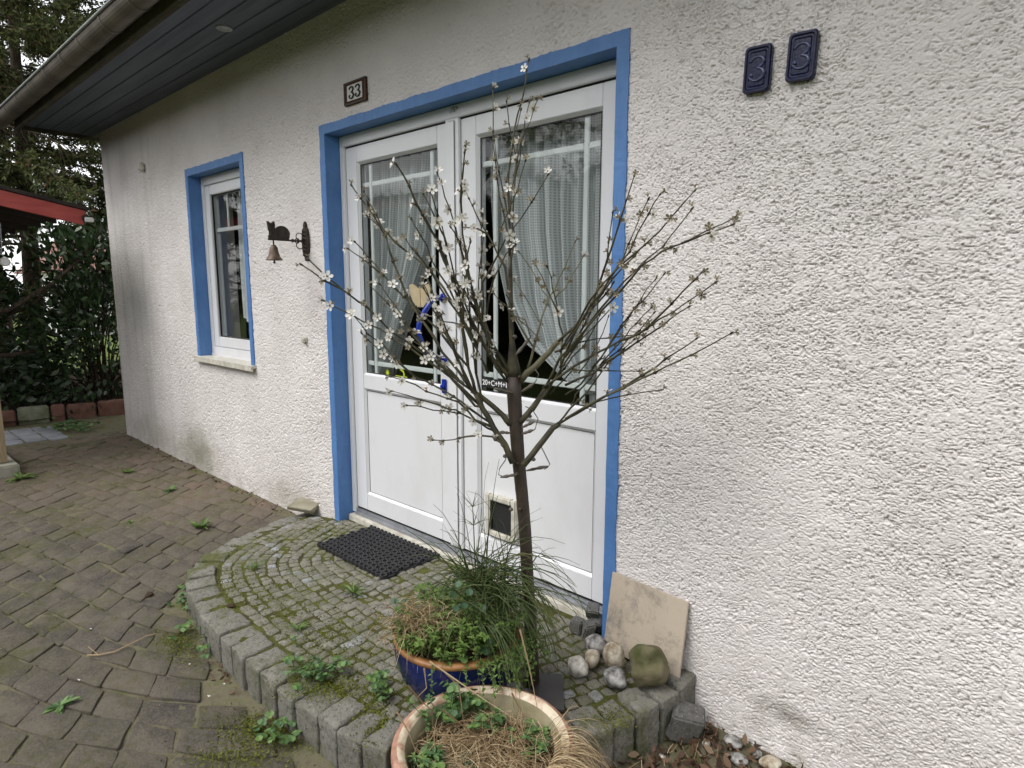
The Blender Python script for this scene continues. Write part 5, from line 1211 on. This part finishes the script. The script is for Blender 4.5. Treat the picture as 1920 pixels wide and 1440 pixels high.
for k in range(520):     # mat of dry grass hanging over the right side of the pot
    a_ = R_(8)+rs.normal(0, .36); c = np.array([fc[0]+.19*math.cos(a_), fc[1]+.19*math.sin(a_), .2+rs.uniform(0, .05)])
    P = arc(c, [math.cos(a_), math.sin(a_), 1.0], rs.uniform(.12, .26), 3.6, 8, .12); P = [q if math.hypot(q[0]-fc[0], q[1]-fc[1]) > .24 or q[2] > .25 or i < 2 else np.array([fc[0]+(q[0]-fc[0])*1.08, fc[1]+(q[1]-fc[1])*1.08, q[2]]) for i, q in enumerate(P)]
    pa.append(P); wd.append(rs.uniform(.0007, .0013))
SK = [[(805, 1240), (905, 1310), (968, 1350)], [(975, 1180), (992, 1250), (1008, 1330)], [(828, 1330), (880, 1370), (930, 1405), (935, 1440)], [(743, 1333), (765, 1370), (780, 1410)], [(795, 1253), (800, 1290), (770, 1320)], [(835, 1262), (860, 1285), (870, 1360)], [(960, 1300), (978, 1335)], [(765, 1285), (790, 1315), (820, 1340)], [(820, 1378), (900, 1380)], [(985, 1440), (930, 1400)]]
for s_ in SK: pa.append([at_depth(x, y, 1.42) for x, y in s_]); wd.append(.0026)
strips('stalks', pa, wd, 'straw', ts, 4)
tg = empty('clover_patch', (fc[0]-.1, fc[1], .16), 'fresh green clover and weeds growing in the cream pot', 'weeds')
lm, st, bl = MB(), MB(), MB()
def at_pot(px, py, z=.187): return at_z(px, py, z)
for cx_, cy_, n_, s_, h_ in ((830, 1290, 22, 22, .1), (845, 1340, 30, 22, .06), (810, 1270, 14, 14, .13), (920, 1350, 26, 22, .05), (990, 1370, 22, 14, .04), (880, 1325, 12, 12, .04), (810, 1425, 26, 14, .05), (1000, 1400, 10, 10, .03)):
    for k in range(int(n_*.6)):
        c = at_pot(cx_+rs.normal(0, s_), cy_+rs.normal(0, s_*.6)+20); r_ = math.hypot(c[0]-fc[0], c[1]-fc[1])
        if r_ > .19: c[:2] = fc+(c[:2]-fc)*.18/r_
        (clover if rs.uniform() < .6 else (lambda a1, a2, a3, a4, a5, a6: herb(a1, a2, a3, a4, a6, 5, a5)))(lm, st, c, h_*rs.uniform(.5, 1.2), rs.uniform(.008, .013), rs)
for px, py in ((865, 1430), (850, 1438), (880, 1425), (868, 1415), (885, 1437)): round_leaf(bl, at_z(px, py, .2), np.array([rs.normal(0, .3), rs.normal(0, .3), 1]), .02, 9)
obj('leaves', lm, 'clover', tg); obj('stems', st, 'rush', tg); obj('broad_leaves', bl, 'bluegreen', tg)
# pebble in the pot
def rock(name, c, size, mat, label, cat='stone', seed=0, group=None, sub=3, flat=0, rough=.12, rot=(0, 0, 0), sit=None):
    bm = bmesh.new(); bmesh.ops.create_icosphere(bm, subdivisions=sub, radius=1); r2 = np.random.default_rng(seed); ph = r2.uniform(0, 50, 3)
    planes = [(lambda v: v/np.linalg.norm(v))(r2.normal(size=3)) for _ in range(flat)]
    for v in bm.verts:
        p = np.array(v.co); k = 1+rough*(n1(p[0]*1.2+ph[0], p[1]*1.2+p[2]*1.1+ph[1], 41)+.5*n1(p[0]*2.7+ph[1], p[2]*2.7+p[1]+ph[2], 42))
        p = p*k
        for pl_ in planes:
            dd = p@pl_
            if dd > .62: p = p-pl_*(dd-.62)*.9
        v.co = p*np.array(size)
    if flat: bmesh.ops.bevel(bm, geom=[], offset=0)
    me = bpy.data.meshes.new(name); bm.to_mesh(me); bm.free(); me.materials.append(M[mat]); me.polygons.foreach_set('use_smooth', [True]*len(me.polygons))
    o = bpy.data.objects.new(name, me); col.objects.link(o); o.rotation_euler = rot; o.location = c
    if sit is not None:
        zmin = min((o.rotation_euler.to_matrix() @ v.co).z for v in me.vertices); o.location.z = sit-zmin-.004
    return tag(o, label, cat, group)
p = at_z(789, 1355, .19); rock('pebble', (p[0], p[1], .212), (.019, .012, .026), 'pebble_w', 'pale upright pebble inside the left rim of the cream pot', 'pebble', 3)
G = 'pebbles piled by the door corner'
def onstep(px, py, z=.085): q = at_z(px, py, z); return (q[0], q[1], z)
rock('pebble', onstep(1083, 1268), (.040, .034, .036), 'pebble_w', 'roundest white pebble, leftmost of the pebbles by the door', 'pebble', 5, G, sit=.088)
rock('pebble', onstep(1110, 1250), (.028, .048, .032), 'pebble_y', 'oval buff pebble just behind the white one', 'pebble', 6, G, sit=.09, rot=(0, 0, .5))
rock('pebble', onstep(1117, 1226), (.045, .036, .036), 'pebble_g', 'brown grey banded pebble at the back by the tile', 'pebble', 7, G, sit=.09)
rock('pebble', onstep(1151, 1256), (.042, .036, .055), 'pebble_y', 'tall yellowish white pebble in the middle of the pile', 'pebble', 8, G, sit=.088)
rock('pebble', onstep(1152, 1288), (.042, .038, .035), 'pebble_g', 'marbled grey pebble in front of the yellowish one', 'pebble', 9, G, sit=.088)
rock('boulder', onstep(1215, 1292), (.066, .058, .072), 'boulder', 'round green mossy boulder on the kerb before the leaning tile', 'boulder', 14, sit=.09, sub=4, rough=.2, rot=(.2, .3, 1.1))
def block(name, c, dims, mat, label, cat, rot, seed, jit=.012, group=None, bev=.007):
    r2 = np.random.default_rng(seed); bm = bmesh.new(); bmesh.ops.create_cube(bm, size=1)
    for v in bm.verts: v.co = Vector(np.array(v.co)*np.array(dims)+r2.normal(0, jit, 3))
    bmesh.ops.bevel(bm, geom=bm.edges[:], offset=bev, segments=2, affect='EDGES'); 
    me = bpy.data.meshes.new(name); bm.to_mesh(me); bm.free(); me.materials.append(M[mat]); o = bpy.data.objects.new(name, me); col.objects.link(o); o.location = c; o.rotation_euler = rot
    return tag(o, label, cat, group)
q = at_z(1278, 1352, .0)
block('granite_block', (q[0]+.0, q[1]+.005, .005), (.125, .085, .09), 'darkgranite', 'rough grey granite block at the foot of the wall by the kerb end', 'stone block', (.25, .35, .75), 3, .01)
G2 = 'loose grey cobbles in the door corner'
for k, (px, py, z, rz) in enumerate([(1082, 1172, .115, .3), (1103, 1180, .112, .9), (1120, 1168, .118, .2), (1112, 1145, .165, .6)]):
    p = at_z(px, py, z); block('loose_cobble', (p[0], p[1], z), (.05, .05, .055), 'darkgranite', ['left of the loose grey cobbles in the door corner', 'front middle loose grey cobble in the door corner', 'right loose grey cobble touching the leaning tile', 'topmost loose grey cobble against the door frame'][k], 'cobblestone', (.15*k, .1, rz), 20+k, .004, G2, .005)
# leaning floor tile
b = MB(); t0 = [(1.95, -.012, .40), (2.262, -.012, .385), (2.285, -.085, .075), (1.948, -.075, .09)]
t0 = [tuple(at_y(1148, 1072, -.015)), tuple(at_y(1291, 1130, -.015)), tuple(at_y(1272, 1284, -.075)), tuple(at_y(1131, 1212, -.07))]
nrm = np.cross(np.array(t0[1])-np.array(t0[0]), np.array(t0[3])-np.array(t0[0])); nrm /= np.linalg.norm(nrm); nrm = nrm*(1 if nrm[1] > 0 else -1)*.009
b.add(list(t0)+[tuple(np.array(k)+nrm) for k in t0], [(0, 1, 2, 3), (7, 6, 5, 4), (0, 4, 5, 1), (1, 5, 6, 2), (2, 6, 7, 3), (3, 7, 4, 0)])
tag(obj('floor_tile', b, 'marble', bevel=.0015), 'beige stained floor tile leaning against the wall right of the door', 'tile')
# flat stone on the wall foot
q = at_y(572, 948, -.05); block('flat_stone', (q[0], q[1], q[2]+.002), (.17, .1, .022), 'slab', 'flat buff stone slab lying at the wall foot left of the door', 'stone slab', (.28, .1, .35), 8, .006, bev=.004)

# ------------------------------------------------------------------ weeds between the stones
def rosette(name, px, py, z, r_, n, mat, label, up=.35, seed=0, asp=.25):
    c = at_z(px, py, z); r2 = np.random.default_rng(seed); mb = MB()
    for k in range(n):
        a_ = 6.28*k/n+r2.normal(0, .3); L = r_*r2.uniform(.5, 1.1); foliage_leaf(mb, c, [math.cos(a_), math.sin(a_), up+r2.uniform(-.1, .6)], L, L*asp, r2.uniform(.05, .45))
    o = obj(name, mb, mat, org=tuple(c)); return tag(o, label, 'weed')
rosette('dandelion_plant', 375, 992, 0, .085, 34, 'weed', 'bright green leafy weed on the paving left of the step', .7, 1, .2)
rosette('dandelion_plant', 40, 898, .0, .12, 18, 'weed', 'dark toothed dandelion rosette by the concrete footing', .15, 2, .22)
rosette('dandelion_plant', 238, 887, .0, .07, 16, 'weed', 'small weed rosette in front of the far paving shade', .3, 3, .25)
rosette('dandelion_plant', 318, 920, .0, .07, 12, 'clover', 'sprawling small weed near the wall algae patch', .1, 4, .3)
rosette('dandelion_plant', 113, 1323, -.03, .06, 14, 'clover', 'grey green flat rosette in the foreground paving at left', .1, 5, .34)
rosette('dandelion_plant', 480, 1065, .092, .055, 16, 'weed', 'grassy tuft between cobbles at the left of the step', .6, 6, .14)
rosette('dandelion_plant', 662, 1112, .092, .075, 24, 'weed', 'grassy star shaped tuft in the middle of the step', .4, 7, .1)
rosette('dandelion_plant', 245, 980, .0, .04, 12, 'weed', 'tiny pale green seedling in a paving joint left of centre', .3, 8, .3)
rosette('dandelion_plant', 560, 1180, .092, .05, 18, 'weed', 'low green tuft near the kerb front of the step', .3, 9, .14)
def clover_bed(px, py, z, n, sx, sy, lab, seed, r=(.007, .012), h=(.015, .05), mat='clover'):
    r2 = np.random.default_rng(seed); lm, st = MB(), MB(); c0 = at_z(px, py, z); t = empty('clover_plant', tuple(c0), lab, 'weed')
    for k in range(n): c = at_z(px+r2.normal(0, sx), py+r2.normal(0, sy), z); clover(lm, st, c, r2.uniform(*h), r2.uniform(*r), r2)
    obj('leaves', lm, mat, t); obj('stems', st, 'rush', t)
clover_bed(590, 1262, .092, 46, 30, 18, 'clover clump growing over the front corner of the kerb', 1)
clover_bed(560, 1310, .02, 22, 10, 14, 'clover hanging down the kerb face below the corner clump', 2)
clover_bed(495, 1280, -.03, 26, 16, 12, 'clover clump at the foot of the kerb left of the corner', 3)
clover_bed(350, 1150, -.02, 26, 10, 28, 'small clover plants along the curved end of the kerb', 4)
clover_bed(395, 1215, -.03, 14, 12, 16, 'sparse clover in the gravelly gap at the kerb foot', 5)
clover_bed(520, 1385, -.04, 18, 18, 12, 'clover seedlings on moss in the foreground', 6)
clover_bed(640, 1325, .03, 14, 6, 7, 'clover sprigs on the kerb face in front of the blue pot', 7)
clover_bed(715, 1300, .092, 18, 7, 9, 'clover sprigs between kerb and blue pot', 8)
clover_bed(130, 803, .01, 60, 26, 4, 'bright green ground plant beside the grey slabs at the back', 9, r=(.014, .022))
# moss cushions in joints (uncountable)
r2 = np.random.default_rng(9); C = []
for px, py, sx, sy, n_, z in ((500, 1370, 45, 18, 2600, -.037), (690, 1420, 30, 14, 1200, -.045), (340, 1200, 20, 22, 1300, -.025), (430, 1420, 60, 12, 800, -.036), (260, 985, 40, 12, 500, -.004), (120, 880, 60, 8, 500, 0), (620, 1290, 45, 14, 1300, .093), (700, 1350, 20, 20, 1100, .092), (600, 1190, 50, 30, 1000, .0885), (430, 1090, 20, 30, 500, .0885), (1150, 1345, 20, 12, 400, .098), (520, 1130, 40, 25, 700, .0885)):
    for k in range(n_):
        q = at_z(px+r2.normal(0, sx), py+r2.normal(0, sy), z)
        if q[1] < -.02: C.append(q)
for E_, n_, zf, lo in ((JE, 26000, lambda x, y: gz(x, y)-.002, .0), (CE, 15000, lambda x, y: sz_(x, y)-.001, -.1)):
    for k in r2.integers(0, len(E_), n_):
        a_, b_ = E_[k]; p = a_+(b_-a_)*r2.uniform(-.05, 1.05)+r2.normal(0, .003, 2)
        if n1(p[0]*2.2+5, p[1]*2.2, 61)+.6*n1(p[0]*9, p[1]*9, 62) > lo and p[0] > -3.2 and p[1] < -.03: C.append(np.array([p[0], p[1], zf(p[0], p[1])]))
C = np.array(C); tag(leaf_cloud('moss', C, r2.normal(0, 1, C.shape)*[1, 1, .2]+[0, 0, .35], r2.uniform(.004, .010, len(C)), .5, 'moss'), kind='stuff')
# leaf litter, twigs, gravel in the strip by the wall
C = []; 
for k in range(4200):
    x = r2.uniform(1.85, 3.3); y = r2.uniform(-1.0, -.02); 
    if inside((x, y), rim_poly) or (np.hypot(x-fc[0], y-fc[1]) < .17): continue
    C.append((x, y, gz(x, y)+r2.uniform(-.006, .022)))
C = np.array(C); o = leaf_cloud('leaf_litter', C, r2.normal(0, 1, C.shape)*[1, 1, .35], r2.uniform(.015, .045, len(C)), .5, 'deadleaf', curl=.35); tag(o, kind='stuff')
C2 = []
for px, py, s_, n_ in ((440, 1260, 30, 60), (400, 1210, 18, 40), (545, 1360, 20, 40), (300, 850, 60, 60), (480, 935, 40, 40), (250, 840, 30, 30)):
    for k in range(n_): C2.append(at_z(px+r2.normal(0, s_), py+r2.normal(0, s_*.4), -.008 if py < 1000 else -.035))
for k in range(160):
    x = r2.uniform(-3.7, -.5); C2.append((x, -.03+r2.normal(0, .018)-abs(r2.normal(0, .02)), .004))
for k in range(900):
    x = r2.uniform(-3.6, 1.9); y = r2.uniform(-2.1, -.05)
    if not inside((x, y), rim_poly): C2.append((x, y, gz(x, y)+.003))
C2 = np.array(C2); tag(leaf_cloud('fallen_leaves', C2, r2.normal(0, 1, C2.shape)*[1, 1, .25], np.where(np.arange(len(C2)) < 430, r2.uniform(.01, .03, len(C2)), r2.uniform(.003, .011, len(C2))), .5, 'deadleaf', curl=.3), kind='stuff')
mb = MB()
for k in range(700):
    x = r2.uniform(1.9, 3.2); y = r2.uniform(-1.0, -.02)
    if inside((x, y), rim_poly) or np.hypot(x-fc[0], y-fc[1]) < .17: continue
    p = np.array([x, y, gz(x, y)+.008]); mb.tube(arc(p, [r2.normal(), r2.normal(), .1], r2.uniform(.03, .11), .1, 3, .15), r2.uniform(.0006, .0014), 3, cap=False)
tag(obj('twig_litter', mb, 'straw'), kind='stuff')
G3 = 'stones lying in the leaf litter'
for k, (px, py, s, mt, lb_) in enumerate([(1385, 1425, .03, 'pebble_g', 'blue grey pebble in the litter nearest the kerb'), (1445, 1434, .035, 'pebble_y', 'pale rounded pebble at the wall foot by the bottom edge'), (1420, 1412, .02, 'pebble_g', 'small grey pebble between the two larger ones'), (1375, 1392, .032, 'pebble_g', 'flat grey stone tucked under the wall'), (1325, 1390, .015, 'pebble_w', 'white stone chip beside the granite block'), (1305, 1380, .012, 'pebble_w', 'buff stone chip behind the granite block'), (1242, 1412, .012, 'pebble_w', 'angular bright white chip on the dead leaves')]):
    p = at_z(px, py, -.045); p[1] = min(p[1], -.035); rock('litter_stone', (p[0], p[1], -.03), (s, s*.8, s*.55), mt, lb_, 'pebble', 50+k, G3, sit=gz(p[0], p[1])-.004, rot=(0, 0, k))
# twigs and crumbs lying on the paving
b = MB(); b.tube([tuple(at_z(x, y, -.012)) for x, y in ((163, 1228), (185, 1228), (215, 1222), (250, 1205), (275, 1192), (293, 1188))], [.0025, .003, .003, .0028, .002, .0012], 5)
b.tube([tuple(at_z(x, y, -.012)) for x, y in ((185, 1228), (172, 1218), (165, 1212))], .0014, 4)
tag(obj('dry_twig', b, 'straw'), 'pale dry bent twig lying on the dark paving', 'twig')
for k, (px, py, lb_) in enumerate([(280, 1115, 'dark mossy lump on the paving left of the step'), (434, 1136, 'small dark lump on the kerb stones')]):
    p = at_z(px, py, 0 if k == 0 else .09); rock('moss_lump', tuple(p), (.016, .014, .010), 'soil', lb_, 'lump', 60+k, rough=.4)
mb = MB()
for px, py in ((172, 1153), (212, 1156), (170, 1179), (148, 1275), (355, 1245), (316, 1005), (320, 1013), (144, 889), (392, 1305), (420, 1282), (530, 1165), (60, 1100), (205, 1080)):
    p = at_z(px, py, -.012); d = r2.normal(0, .005, (4, 2)); mb.add([(p[0]+d[0][0]-.005, p[1]-.003, p[2]), (p[0]+.005, p[1]-.002+d[1][1]*.4, p[2]), (p[0]+.004, p[1]+.004, p[2]+.001), (p[0]-.003, p[1]+.004, p[2])], [(0, 1, 2, 3)])
tag(obj('petal_litter', mb, 'petal'), kind='stuff')
